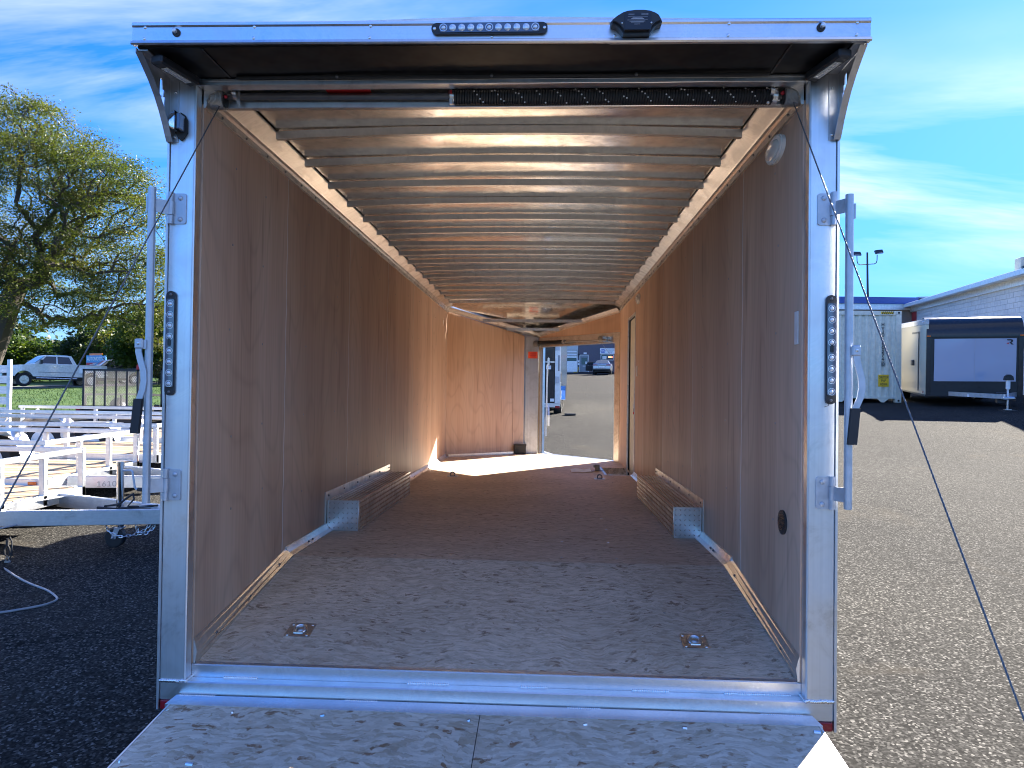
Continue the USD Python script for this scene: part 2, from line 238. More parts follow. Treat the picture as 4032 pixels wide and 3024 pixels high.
leafmat('leaf_maple', (.024, .055, .008), (.052, .09, .011), (.095, .13, .016))
leafmat('leaf_dark', (.012, .028, .008), (.02, .042, .011), (.034, .06, .015))
leafmat('leaf_olive', (.032, .046, .018), (.05, .064, .025), (.07, .085, .032))
mat('deck_wood', {'g': ('geometry', {}), 'o': ('object_info', {}), 'mp': ('mapping', {'scale': (1.5, 30., 30.)}), 'n': ('noise_texture', {'scale': 1., 'detail': 5.}), 'r': ('rgb_ramp', {'ramp': [(.3, (.36, .24, .13)), (.7, (.56, .42, .27))]}), 'ro': ('rgb_ramp', {'ramp': [(0, (.72, .70, .68)), (1, (1.05, 1.03, 1.0))]}), 'x': ('mix_color', {'blend_type': 'multiply', 'fac': 1.}), 'p': ('principled_bsdf', {'roughness': .7})},
    [('g.position', 'mp.vector'), ('mp.vector', 'n.vector'), ('n.fac', 'r.fac'), ('o.random', 'ro.fac'), ('r.color', 'x.a'), ('ro.color', 'x.b'), ('x.result', 'p.base_color')])
mat('painted_block', {'g': ('geometry', {}), 'n': ('noise_texture', {'scale': 1.5, 'detail': 6.}), 'o': ('object_info', {}), 'r': ('rgb_ramp', {'ramp': [(.3, (.60, .61, .63)), (.7, (.72, .72, .73))]}), 'n2': ('noise_texture', {'scale': 40., 'detail': 3.}), 'b': ('bump', {'strength': .4, 'distance': .006}), 'p': ('principled_bsdf', {'roughness': .6})},
    [('g.position', 'n.vector'), ('n.fac', 'r.fac'), ('r.color', 'p.base_color'), ('g.position', 'n2.vector'), ('n2.fac', 'b.height'), ('b.normal', 'p.normal')])

# ------------------------------------------------------------------ mesh helpers
def hull(pts): return m3.Manifold.hull_points(np.asarray(pts, float))
class MB:
    def __init__(s): s.v, s.f, s.n = [], [], 0
    def add(s, mesh, T=None):
        v, f, _ = meshkit.arrays(mesh)
        if T is not None: v = v @ T[:3, :3].T + T[:3, 3]
        s.v.append(np.asarray(v, float)); s.f.append(np.asarray(f, int)+s.n); s.n += len(v); return s
    def box(s, x0, x1, y0, y1, z0, z1, bev=0.):
        x0, x1 = sorted((x0, x1)); y0, y1 = sorted((y0, y1)); z0, z1 = sorted((z0, z1))
        if bev <= 0:
            v = np.array([(x, y, z) for x in (x0, x1) for y in (y0, y1) for z in (z0, z1)])
            f = np.array([(0, 1, 3), (0, 3, 2), (4, 6, 7), (4, 7, 5), (0, 4, 5), (0, 5, 1), (2, 3, 7), (2, 7, 6), (0, 2, 6), (0, 6, 4), (1, 5, 7), (1, 7, 3)])
            return s.add((v, f))
        p = []
        for sx, X in ((1, x0), (-1, x1)):
            for sy, Y in ((1, y0), (-1, y1)):
                for sz, Z in ((1, z0), (-1, z1)):
                    p += [(X+sx*bev, Y+sy*bev, Z), (X+sx*bev, Y, Z+sz*bev), (X, Y+sy*bev, Z+sz*bev)]
        return s.add(hull(p))
    def bar(s, a, b, w, h, bev=0., up=(0, 0, 1)):
        """A rectangular bar from a to b, w across, h along up."""
        a = np.asarray(a, float); b = np.asarray(b, float); d = b-a; L = np.linalg.norm(d); y = d/L
        x = np.cross(y, up); x /= np.linalg.norm(x); z = np.cross(x, y)
        t = MB().box(-w/2, w/2, 0, L, -h/2, h/2, bev); T = np.eye(4); T[:3, 0], T[:3, 1], T[:3, 2], T[:3, 3] = x, y, z, a
        return s.add(t.m(), T)
    def tube(s, pts, r, sides=10, cap=True):
        p = np.asarray(pts, float); n = len(p); r = np.broadcast_to(r, (n,)).astype(float)
        t = np.gradient(p, axis=0); t /= np.linalg.norm(t, axis=1, keepdims=True)+1e-12
        a = np.zeros_like(p); ref = np.array([0, 0, 1.]) if abs(t[0, 2]) < .9 else np.array([1., 0, 0])
        for i in range(n):
            v = ref-t[i]*(ref@t[i]); nv = np.linalg.norm(v)
            if nv < 1e-4: v = np.cross(t[i], [0, 1, 0]); nv = np.linalg.norm(v)
            a[i] = ref = v/nv
        b = np.cross(t, a); k = np.arange(sides)*2*PI/sides
        V = p[:, None]+r[:, None, None]*(np.cos(k)[None, :, None]*a[:, None]+np.sin(k)[None, :, None]*b[:, None])
        i, j = np.meshgrid(np.arange(n-1), np.arange(sides), indexing='ij'); q = np.stack([i*sides+j, i*sides+(j+1) % sides, (i+1)*sides+(j+1) % sides, (i+1)*sides+j], -1).reshape(-1, 4)
        f = np.vstack([q[:, [0, 1, 2]], q[:, [0, 2, 3]]]); V = V.reshape(-1, 3)
        if cap:
            V = np.vstack([V, p[0], p[-1]]); c0, c1 = len(V)-2, len(V)-1; e = np.arange(sides)
            f = np.vstack([f, np.stack([np.full(sides, c0), (e+1) % sides, e], 1), np.stack([np.full(sides, c1), (n-1)*sides+e, (n-1)*sides+(e+1) % sides], 1)])
        return s.add((V, f))
    def cyl(s, a, b, r, sides=16, r2=None): return s.tube([a, b], [r, r if r2 is None else r2], sides)
    def ball(s, c, r, sub=2, scale=(1, 1, 1)):
        m = trimesh.creation.icosphere(sub, 1.0); m.apply_scale(np.array(scale)*r); m.apply_translation(c); return s.add(m)
    def ext(s, poly, h, T=None):
        """A flat outline (xy) with thickness h along z, placed by T."""
        for g_ in (poly.geoms if hasattr(poly, 'geoms') else [poly]):
            if g_.area > 1e-9: s.add(trimesh.creation.extrude_polygon(g_, h), T)
        return s
    def text(s, txt, h, T, depth=.002, bold=True, center=False, width=None):
        m = meshkit.text_mesh(txt, h, depth, bold)
        if center: m.apply_translation((-(m.bounds[0][0]+m.bounds[1][0])/2, 0, 0))
        if width: m.apply_scale((width/(m.bounds[1][0]-m.bounds[0][0]), 1, 1))
        return s.add(m, T)
    def m(s): return trimesh.Trimesh(np.vstack(s.v), np.vstack(s.f), process=False)
def TF(o, x, y, z):
    T = np.eye(4); T[:3, 0], T[:3, 1], T[:3, 2], T[:3, 3] = x, y, z, o; return T
def XZ(o): return TF(o, (1, 0, 0), (0, 0, 1), (0, -1, 0))          # outline faces -y: x right, y up
def rrect(x0, x1, y0, y1, r, n=6): return sbox(x0+r, y0+r, x1-r, y1-r).buffer(r, quad_segs=n)

names = {}
def numbered(parent, name):
    k = (parent, name); i = names.get(k, 0); names[k] = i+1
    return f'{parent}/{name}' + (f'_{i:03d}' if i else '')
def setd(p, label=None, category=None, group=None, kind=None):
    for k, v in (('label', label), ('category', category), ('group', group), ('kind', kind)):
        if v: p.SetCustomDataByKey(k, v)
def thing(name, label, cat, loc=(0, 0, 0), rz=0., rx=0., group=None, kind=None):
    path = numbered('/World', name); x = UsdGeom.Xform.Define(stage, path)
    x.AddTranslateOp().Set(Gf.Vec3d(*map(float, loc)))
    if rz: x.AddRotateZOp().Set(float(rz))
    if rx: x.AddRotateXOp().Set(float(rx))
    setd(x.GetPrim(), label, cat, group, kind); return path
def part(parent, name, mesh, m, smooth=35, label=None, kind=None):
    path = numbered(parent, name)
    if isinstance(mesh, MB): mesh = mesh.m()
    o = usdkit.mesh(stage, path, mesh, M[m] if isinstance(m, str) else m, smooth=smooth)
    setd(o.GetPrim(), label=label, kind=kind); return path
def solo(name, label, cat, mesh, m, smooth=35, group=None, kind=None):
    path = numbered('/World', name)
    if isinstance(mesh, MB): mesh = mesh.m()
    o = usdkit.mesh(stage, path, mesh, M[m], smooth=smooth); setd(o.GetPrim(), label, cat, group, kind); return path
def copy_of(path, name, label, loc, rz=0., group=None):
    p = numbered('/World', name); x = UsdGeom.Xform.Define(stage, p); x.AddTranslateOp().Set(Gf.Vec3d(*map(float, loc)))
    if rz: x.AddRotateZOp().Set(float(rz))
    src = stage.GetPrimAtPath(path); x.GetPrim().GetReferences().AddInternalReference(path); x.GetPrim().SetInstanceable(True)
    setd(x.GetPrim(), label, src.GetCustomDataByKey('category'), group); return p

#@@GROUND
# ------------------------------------------------------------------ ground, grass, road
def axis(lo, hi, near, step):
    a = [0.]
    while a[-1] < hi: a.append(a[-1]+max(step, (abs(a[-1])-near)*.12+step))
    b = [0.]
    while b[-1] < -lo: b.append(b[-1]+max(step, (abs(b[-1])-near)*.12+step))
    return np.array([-v for v in b[:0:-1]]+a)
gx, gy = axis(-500, 500, 30, .8), axis(-400, 600, 90, .8)
def sheet(xs, ys, dz=0., inside=None):
    X, Y = np.meshgrid(xs, ys, indexing='ij'); V = np.stack([X, Y, g(X, Y)+dz], -1).reshape(-1, 3); n = len(ys)
    i, j = np.meshgrid(np.arange(len(xs)-1), np.arange(n-1), indexing='ij'); q = np.stack([i*n+j, (i+1)*n+j, (i+1)*n+j+1, i*n+j+1], -1).reshape(-1, 4)
    if inside is not None: q = q[inside(V[q].mean(1))]
    return V, q
V, q = sheet(gx, gy)
solo('ground', None, None, (V, q), 'asphalt', smooth=True, kind='structure')
def grass_in(c): return (c[:, 0] < -9-.1*(c[:, 1]-17)) & (c[:, 1] > 17.3+.8*np.sin(c[:, 0]*.3))
V, q = sheet(np.arange(-110, -5, .5), np.arange(16, 110, .5), .012, grass_in)
solo('lawn', None, None, (V, q), 'grass_mat', smooth=True, kind='structure')
rd = np.array([(-60, 12.), (-38, 31.5), (-31.2, 39.6), (-26.5, 46.), (-22, 53.), (-16, 70.)])
t = np.linspace(0, 1, 60); rc = np.stack([np.interp(t, np.linspace(0, 1, len(rd)), rd[:, k]) for k in (0, 1)], 1)
tan = np.gradient(rc, axis=0); tan /= np.linalg.norm(tan, axis=1, keepdims=True); nor = np.stack([tan[:, 1], -tan[:, 0]], 1)
rows = [np.c_[rc+nor*o, g((rc+nor*o)[:, 0], (rc+nor*o)[:, 1])+.02] for o in np.linspace(-3.2, 1.9, 6)]
V = np.concatenate(rows); n = len(rc); q = np.array([(r*n+i, r*n+i+1, (r+1)*n+i+1, (r+1)*n+i) for r in range(5) for i in range(n-1)])
solo('road', None, None, (V, q), 'gravel_road', smooth=True, kind='structure')
rng = np.random.default_rng(3)
# blades of the lawn
N = 26000
px, py = rng.uniform(-45, -9, N*2), rng.uniform(17, 40, N*2)
ok = grass_in(np.c_[px, py]) & (np.abs(np.interp(px, rd[:, 0], rd[:, 1])-py) > 4)
px, py = px[ok][:N], py[ok][:N]; h = rng.uniform(.03, .11, len(px)); w = .012; a = rng.uniform(0, PI, len(px)); lx, ly = rng.normal(0, .03, (2, len(px)))
b0 = np.c_[px-w*np.cos(a), py-w*np.sin(a), g(px, py)]; b1 = np.c_[px+w*np.cos(a), py+w*np.sin(a), g(px, py)]; b2 = np.c_[px+lx, py+ly, g(px, py)+h]
solo('grass', 'short mown grass between the low trailers and the gravel road', 'grass', (np.stack([b0, b1, b2], 1).reshape(-1, 3), np.arange(3*len(px)).reshape(-1, 3)), 'grass_mat', smooth=False, kind='stuff')
#@@TRAILER
# ------------------------------------------------------------------ the open cargo trailer (world axes = trailer axes, +y runs into it)
CT = thing('cargo_trailer', 'empty enclosed trailer with bare plywood walls and rear ramp door let down towards us', 'cargo trailer')
ZF, ZS = .68, .47
YL, YR = 7.22, 6.92                                       # front corners of the two side walls
LA, NL, NC, RO, RB = np.array([-1.18, YL]), np.array([-.12, 8.10]), np.array([.085, 8.12]), np.array([1.12, 6.985]), np.array([1.18, YR])
def prism(pts, z0, z1):
    """Upright plate on plan outline pts; z0, z1 numbers or one height per point."""
    pts = np.asarray(pts, float); n = len(pts); z0 = np.broadcast_to(z0, (n,)); z1 = np.broadcast_to(z1, (n,))
    return hull(np.r_[np.c_[pts, z0], np.c_[pts, z1]])
def slab(a, b, t, z0, z1, side=1):
    """Wall sheet from a to b, thickness t outwards (side chooses), heights per end."""
    a, b = np.asarray(a, float), np.asarray(b, float); d = (b-a)/np.linalg.norm(b-a); nrm = np.array([-d[1], d[0]])*side*t
    z0 = np.broadcast_to(z0, (2,)); z1 = np.broadcast_to(z1, (2,))
    return prism([a, b, b+nrm, a+nrm], [z0[0], z0[1], z0[1], z0[0]], [z1[0], z1[1], z1[1], z1[0]])

# --- floor
well = sbox(.89, 5.30, 1.185, 6.11)
fl = Polygon([(-1.19, 1.05), (1.19, 1.05), (1.19, YR), (.09, 8.16), (-.1, 8.16), (-1.19, YL)]).difference(well)
floor = part(CT, 'floor', MB().ext(fl, .022, TF((0, 0, ZF-.022), (1, 0, 0), (0, 1, 0), (0, 0, 1))), 'strand_floor', smooth=False)
part(floor, 'sloped_floor', prism([(-1.19, .055), (1.19, .055), (1.19, 1.05), (-1.19, 1.05)], [ZS-.022, ZS-.022, ZF-.022, ZF-.022], [ZS, ZS, ZF, ZF]), 'strand_floor', smooth=False)
part(floor, 'subfloor', MB().box(-1.18, 1.18, 1.2, 5.2, .60, .655).box(-1.18, .86, 5.2, 7.0, .60, .655), 'alu_dull')
w_ = MB().box(.88, 1.22, 5.29, 6.12, .50, .515)
part(floor, 'step_well', w_.box(.88, .889, 5.29, 6.12, .515, ZF-.023).box(.889, 1.22, 6.111, 6.12, .515, ZF-.002).box(.889, 1.22, 5.29, 5.299, .515, ZF-.023), 'strand_floor')
part(floor, 'edge_strip', MB().box(.862, .892, 5.29, 6.12, ZF+.001, ZF+.004).box(.887, .892, 5.29, 6.12, ZF-.03, ZF+.004), 'galvanised')
part(floor, 'edge_strip', MB().box(.9, 1.18, 5.275, 5.30, ZF+.001, ZF+.003), 'alu_trim')
rng = np.random.default_rng(11)
sc_ = MB()
for yy in (1.15, 1.6, 2.0, 2.4, 2.8, 3.2, 3.6, 4.0, 4.6):
    for xx in np.arange(-.9, 1.0, .30):
        if rng.random() < .42:
            X, Y = xx+rng.normal(0, .02), yy+rng.normal(0, .02); sc_.cyl((X, Y, ZF), (X, Y, ZF+.0015), .007, 8)
for xx in np.arange(-.9, 1., .33):
    if rng.random() < .6: sc_.cyl((xx, .55, .577), (xx, .55, .5785), .006, 8)
part(floor, 'floor_screws', sc_, 'zinc_bright', kind='stuff')

# --- side walls: outer skin, sheets of plywood, metal strips behind the joints
def wz(y): return ZF if y > 1.05 else ZS+(y-.055)*(ZF-ZS)/.995
for side, seams, ye in ((-1, [1.005, 2.228, 3.450, 4.673, 5.895], YL), (1, [.903, 2.125, 3.348, 4.570, 5.235], YR)):
    sk = MB()
    if side < 0: sk.box(-1.2965, -1.288, -.004, ye+.06, .315, 2.86)
    else: sk.box(1.288, 1.2965, -.004, 5.24, .315, 2.86).box(1.288, 1.2965, 5.24, 5.96, 2.46, 2.86).box(1.288, 1.2965, 5.24, 5.96, .315, .5).box(1.288, 1.2965, 5.96, ye+.08, .315, 2.86)
    wall = part(CT, 'side_wall', sk, 'alu_post')
    ys = [.052]+seams+([ye] if side < 0 else [])
    spans = list(zip(ys, ys[1:]))
    if side > 0: spans += [(5.965, ye)]
    scr = MB()
    for a, b in spans:
        a2, b2 = a+.0025, b-.0025
        x0, x1 = side*1.18, side*1.189
        pts = [(x0, a2), (x0, b2), (x1, b2), (x1, a2)]
        if a < 1.05 < b:                                       # the sheet follows the bend of the floor
            m_ = m3.Manifold.batch_boolean([prism([(x0, a2), (x0, 1.05), (x1, 1.05), (x1, a2)], [wz(a2), ZF, ZF, wz(a2)], 2.705), prism([(x0, 1.05), (x0, b2), (x1, b2), (x1, 1.05)], ZF, 2.705)], m3.OpType.Add)
        else: m_ = prism(pts, [wz(a2), wz(b2), wz(b2), wz(a2)], 2.705)
        if side < 0 and a < 6.88 < b: m_ = m_-m3.Manifold.cylinder(.05, .052, .052, 24).rotate((0, 90, 0)).translate((-1.2, 6.883, 2.516))
        part(wall, 'wall_panel', m_, 'plywood', smooth=False)
        for yy in np.linspace(a+.3, b-.3, 2 if b-a > .9 else 1):
            for zz in (1.05, 1.42, 1.80, 2.18, 2.5):
                Y, Z = yy+rng.normal(0, .02), zz+rng.normal(0, .03)
                scr.cyl((side*1.1802, Y, Z), (side*1.1785, Y, Z), .0055, 8)
    part(wall, 'panel_screws', scr, 'steel_grey', kind='stuff')
    for s_ in seams[:5 if side < 0 else 4]:
        part(wall, 'joint_strip', MB().box(side*1.1825, side*1.1905, s_-.012, s_+.012, wz(s_), 2.70).box(side*1.1795, side*1.184, s_-.0014, s_+.0014, wz(s_), 2.70), 'white_paint')
    if side > 0: part(wall, 'header_panel', MB().box(1.18, 1.189, 5.2375, 5.9625, 2.49, 2.705), 'plywood', smooth=False)
    st = MB()
    for k in range(8): st.box(side*1.192, side*1.285, .45+k*.81, .50+k*.81, .42, 2.75)
    part(wall, 'wall_studs', st, 'alu_dull', kind='stuff')
    # ceiling and floor angle trims
    prof = np.array([(0, 2.688), (.010, 2.688), (.014, 2.712), (.010, 2.716), (.018, 2.726), (.022, 2.738), (.030, 2.744), (.092, 2.779), (.094, 2.786), (.0, 2.786)])
    cv = MB().ext(Polygon([(side*(1.18-d), z) for d, z in prof]), ye-.05, TF((0, .05, 0), (1, 0, 0), (0, 0, 1), (0, 1, 0)))
    cove = part(wall, 'ceiling_trim', cv, 'alu_trim', smooth=20)
    cs = MB()
    for k in range(28):
        y = .19+k*.245
        if y < ye: cs.ball((side*1.168, y, 2.70), .006, 1)
    part(wall, 'trim_screws', cs, 'steel_dark', kind='stuff')
    fp = [(0, 0), (.046, 0), (.046, .004), (.030, .012), (.022, .016), (.012, .030), (.006, .046), (0, .048)]
    def trim(y0, y1, z0, z1, k=1.):
        q = np.array([(side*(1.18-d*k), y, z+h*k+.0005) for y, z in ((y0, z0), (y1, z1)) for d, h in fp]); n = len(fp)
        v = MB().add(hull(q[[0, 1, 2, 7, 0+n, 1+n, 2+n, 7+n]])); return v
    def trimp(y0, y1, z0, z1, k=1.):
        q = np.array([(side*(1.18-d*k), y, z+h*k+.0005) for y, z in ((y0, z0), (y1, z1)) for d, h in fp]); n = len(fp)
        f = [(i, (i+1) % n, n+(i+1) % n) for i in range(n)]+[(i, n+(i+1) % n, n+i) for i in range(n)]+[(0, i, i+1) for i in range(1, n-1)]+[(n, n+i+1, n+i) for i in range(1, n-1)]
        return MB().add((q, np.array(f)))
    pa = [(0, 0), (.007, 0), (.009, .022), (.014, .052), (.006, .086), (0, .104)]; pb = [(0, 0), (.046, 0), (.046, .006), (.030, .015), (.012, .027), (0, .034)]
    q = np.array([(side*(1.18-d), y, z+h+.0005) for y, z, pp in ((.052, ZS, pa), (1.05, ZF, pb)) for d, h in pp])
    part(wall, 'floor_trim', MB().add((q, np.array([(i, (i+1) % 6, 6+(i+1) % 6) for i in range(6)]+[(i, 6+(i+1) % 6, 6+i) for i in range(6)]+[(0, i, i+1) for i in range(1, 5)]))), 'alu_trim', smooth=25)
    part(wall, 'floor_trim', trimp(1.052, 1.765, ZF, ZF, 1.0), 'alu_trim', smooth=25)
    part(wall, 'floor_trim', trimp(3.56 if side > 0 else 3.5, 5.26 if side > 0 else ye-.02, ZF, ZF, .9), 'alu_trim', smooth=25)
    ts = MB()
    for y in (.22, .55, .9, 1.35, 1.42): k_ = max(0, 1.05-y); ts.ball((side*(1.150+.018*k_), y, wz(y)+.017+.026*k_), .0065, 1)
    for y in np.arange(3.8, ye-.3, .45):
        if side < 0 or y < 5.2: ts.ball((side*1.148, y, ZF+.012), .005, 1)
    part(wall, 'trim_screws', ts, 'steel_dark', kind='stuff')

# --- nose: left wall, corner pillar, ramp opening on the right
dL = (NL-LA)/np.linalg.norm(NL-LA)
def zt(p): return 2.70-.255*max(0, np.linalg.norm(np.asarray(p)-LA))/1.376                # sheet tops follow the sloping nose roof
nose = part(CT, 'nose_wall', MB().add(slab(LA+(-.11, .055), NL+(-.05, .075), .008, .33, [2.85, 2.585])).add(slab(NL+(-.05, .075), NC+(.03, .085), .008, .33, [2.585, 2.585])), 'alu_post')
seam = LA+dL*1.155
part(nose, 'wall_panel', slab(LA+dL*.002, seam-dL*.003, .009, ZF, [zt(LA), zt(seam)]), 'plywood', smooth=False)
part(nose, 'wall_panel', slab(seam+dL*.003, NL-dL*.012, .009, ZF, [zt(seam), zt(NL)]), 'plywood', smooth=False)
part(nose, 'joint_strip', slab(seam-dL*.012, seam+dL*.012, .004, ZF, zt(seam)-.01).translate((-.0075, .0085, 0)), 'alu_dull')
part(nose, 'joint_strip', slab(NL-dL*.022, NL-dL*.002, .004, ZF, zt(NL)-.01).translate((-.004, .004, 0)), 'alu_dull')
part(nose, 'floor_trim', slab(LA+dL*.02, NL, .03, ZF, ZF+.035, -1), 'alu_trim')
nl_, nc_ = np.array([-.112, 8.098]), np.array([.078, 8.112])
part(nose, 'corner_pillar', slab(nl_, nc_, .05, ZF, [2.43, 2.43]), 'alu_dull')
part(nose, 'door_jamb', MB().add(slab(NC+(.002, -.002), NC+(.028, -.03), .04, ZF, 2.28)), 'tan_panel')
part(nose, 'door_jamb', MB().add(slab(NC+(.03, .03), NC+(.065, -.008), .045, ZF-.05, 2.28)), 'alu_post')
part(nose, 'warning_label', MB().add(slab((-.072, 8.094), (.068, 8.1045), .0015, 2.106, 2.206, -1)), 'orange_sticker')
tl = MB()
for k, (w, z) in enumerate([(.05, 2.193), (.056, 2.181), (.056, 2.172), (.056, 2.163), (.05, 2.154), (.056, 2.145), (.04, 2.135), (.05, 2.118)]):
    tl.box(-.003-w, -.003+w, 8.094, 8.096, z-.0022, z+.0022)
part(nose, 'label_lines', tl, 'red_text', kind='stuff')
dR = (RB-NC)/np.linalg.norm(RB-NC)
LR = np.linalg.norm(RB-NC)
def ztr(s): return 2.445+(2.668-2.445)*s/LR
nr = part(CT, 'nose_wall', MB().add(slab(NC+(.03, .085), RB+(.11, .05), .008, 2.275, [2.585, 2.85])).add(slab(NC+(.03, .085)+dR*1.5, RB+(.11, .05), .008, .33, 2.275)), 'alu_post')
part(nr, 'wall_panel', slab(NC+dR*.02, RB, .009, 2.412, [ztr(.02), ztr(LR)]), 'plywood', smooth=False)
hd = part(nr, 'door_header', MB().add(slab(NC+dR*.0, RB-dR*.003, .05, 2.275, 2.41)), 'alu_bow')
part(nr, 'door_jamb', MB().add(slab(RO, RB-dR*.005, .05, ZF, 2.2745)), 'alu_trim')
part(nr, 'door_sill', MB().add(slab(NC+dR*.05, RO, .09, ZF-.06, ZF+.003)), 'alu_beam')
def onR(s, off, z): p = NC+dR*s+np.array([-dR[1], dR[0]])*(-off); return np.array([p[0], p[1], z])
# torsion spring over the side ramp opening
part(nr, 'spring_shaft', MB().cyl(onR(.04, .07, 2.335), onR(1.44, .07, 2.312), .011, 12), 'steel_grey')
def coil(a, b, R, r, turns, seg=10, sides=5):
    a, b = np.asarray(a, float), np.asarray(b, float); d = (b-a)/np.linalg.norm(b-a); x = np.cross(d, (0, 0, 1)); x /= np.linalg.norm(x); z = np.cross(x, d); t = np.linspace(0, 1, int(turns*seg)+1)
    return MB().tube(a+(b-a)*t[:, None]+R*(np.cos(t*turns*2*PI)[:, None]*x+np.sin(t*turns*2*PI)[:, None]*z), r, sides)
part(nr, 'torsion_spring', coil(onR(.06, .07, 2.335), onR(.62, .07, 2.325), .024, .0048, 48).cyl(onR(.06, .07, 2.335), onR(.62, .07, 2.325), .021, 12), 'spring_black')
part(nr, 'spring_cone', MB().cyl(onR(.60, .07, 2.325), onR(.64, .07, 2.325), .03, 14), 'steel_grey')
for s0 in (.0, 1.325):
    dr = MB(); 
    for k in range(7): dr.cyl(onR(s0+k*.011, .07, 2.325), onR(s0+k*.011+.008, .07, 2.325), .047-.001*k, 20)
    part(nr, 'cable_drum', dr.cyl(onR(s0, .07, 2.325), onR(s0+.077, .07, 2.325), .040, 20), 'steel_grey')
part(nr, 'shaft_bracket', MB().add(slab(onR(1.405, .004, 0)[:2], onR(1.49, .004, 0)[:2], .003, 2.275, 2.37, -1)).add(slab(onR(1.40, .0, 0)[:2], onR(1.40, .1, 0)[:2], .003, 2.28, 2.36)), 'zinc_bright')
part(nr, 'lift_cable', MB().tube([onR(1.36, .1, 2.29), (1.19, 7.52, 2.03), (1.35, 8.1, 1.45), (1.55, 8.8, .75)], .0022, 5), 'steel_grey')
jb = MB()
for z in (.98, 1.05, 1.90, 1.98): jb.ball(onR(1.50, .002, z), .007, 1)
part(nr, 'jamb_screws', jb, 'steel_dark', kind='stuff')
rod = part(nr, 'lock_rod', MB().cyl((.205, 8.30, .93), (.22, 8.30, 2.03), .0125, 12), 'galvanised')
part(rod, 'rod_handle', MB().add(hull([(.228, 8.28, 1.42), (.256, 8.28, 1.40), (.232, 8.28, 1.25), (.262, 8.28, 1.25), (.228, 8.30, 1.42), (.256, 8.30, 1.40), (.232, 8.3, 1.25), (.262, 8.3, 1.25)])), 'label_blue')
part(rod, 'handle_grip', MB().box(.230, .262, 8.28, 8.30, 1.09, 1.249, .004), 'white_plastic')

# --- roof: polished skin, bows, sloping nose roof
xs = np.linspace(-1.2, 1.2, 25); ysk = np.array([-.0, .05, 1.5, 3., 4.5, 6., 7.0])
def zr(x): return 2.789+.022*(1-(x/1.2)**2)
V = np.array([(x, y, zr(x)) for y in ysk for x in xs]); n = len(xs)
q = np.array([(j*n+i, j*n+i+1, (j+1)*n+i+1, (j+1)*n+i) for j in range(len(ysk)-1) for i in range(n-1)])
Vn = np.array([(x, 7.0, zr(x)) for x in xs]+[(x*.06, 8.22, 2.50) for x in xs]); qn = np.array([(i, i+1, n+i+1, n+i) for i in range(n-1)])
roof = part(CT, 'roof', MB().add((V, q)).add((Vn, qn)), 'alu_skin', smooth=True)
top = MB().add(hull([(x, y, z) for x in (-1.297, 1.297) for y in (-.24, 7.1) for z in (2.82, 2.862)]+[(0, y, 2.89) for y in (-.24, 7.1)]))
top.add(hull([(-1.297, 7.1, 2.84), (1.297, 7.1, 2.84), (-1.297, 7.1, 2.862), (1.297, 7.1, 2.862), (0, 8.32, 2.55), (0, 8.32, 2.57)]))
part(roof, 'roof_top', top, 'white_paint')
for k in range(17):
    y0 = .576+k*.4064
    if y0 > 7.0: break
    w = 1.087; t = np.linspace(-w, w, 13); bow = MB(); sag = .006*rng.normal()
    P = np.array([(x, y, z+zr(x)-2.787+sag*(1-(x/w)**2)) for x in t for y, z in ((y0, 2.743), (y0, 2.779), (y0+.026, 2.779), (y0+.026, 2.743))]).reshape(13, 4, 3).reshape(-1, 3)
    f = [(i*4+a, i*4+(a+1) % 4, (i+1)*4+(a+1) % 4, (i+1)*4+a) for i in range(12) for a in range(4)]
    bow.add((P, np.array(f))); 
    part(roof, 'roof_bow', bow, 'alu_bow', smooth=False)
for y0, w in ((7.36, .70), (7.72, .38)):
    zz = 2.70-.245*(y0-7.0)
    part(roof, 'roof_bow', MB().box(-w, w, y0, y0+.026, zz-.035, zz+.005), 'alu_bow')
part(roof, 'header_bow', MB().box(-1.18, 1.18, .165, .19, 2.742, 2.80), 'alu_bow')
for a, b, za, zb in ((LA, NC, 2.725, 2.45), (RB, NC, 2.70, 2.45)):
    a3, b3 = np.r_[a, za], np.r_[b, zb]; d2 = (b-a)/np.linalg.norm(b-a); nn = np.array([d2[1], -d2[0]]); nn = nn if nn[1] < 0 else -nn
    o = np.r_[nn, 0]
    pr = [(0, -.028), (.012, -.028), (.02, -.004), (.075, .025), (.075, .03), (0, .03)]
    q = np.array([p+o*d+np.array([0, 0, h]) for p in (a3, b3) for d, h in pr]); m_ = 6
    f = [(i, (i+1) % m_, m_+(i+1) % m_) for i in range(m_)]+[(i, m_+(i+1) % m_, m_+i) for i in range(m_)]
    part(roof, 'ceiling_trim', MB().add((q, np.array(f))), 'alu_trim', smooth=20)

# --- rear frame
fr = part(CT, 'rear_frame', MB().box(-1.287, 1.287, .0, .05, .35, .424, .004).box(-1.187, 1.187, .05, .07, .36, ZS+.002, .002), 'alu_beam')
part(fr, 'sill_lip', MB().box(-1.185, 1.185, .052, .078, ZS+.001, ZS+.005), 'galvanised')
for s_ in (-1, 1):
    po = part(CT, 'rear_post', MB().box(s_*1.185, s_*1.287, .0, .05, .425, 2.783, .004), 'alu_post')
    part(po, 'post_groove', MB().box(s_*1.1895, s_*1.192, -.0008, .002, .43, 2.77), 'alu_dull')
    wd = MB()
    for k in range(13): wd.ball((s_*(1.283-k*.0082), -.002+rng.normal(0, .0008), .426+rng.normal(0, .001)), .0068+abs(rng.normal(0, .0012)), 2, (1, .7, .9))
    for k in range(8): wd.ball((s_*1.182, .004+k*.006, .428), .006, 1)
    part(po, 'weld_bead', wd, 'weld')
    part(po, 'reflector', MB().box(s_*1.236, s_*1.286, .002, .03, .313, .347, .003), 'red_lens')
wd = MB()
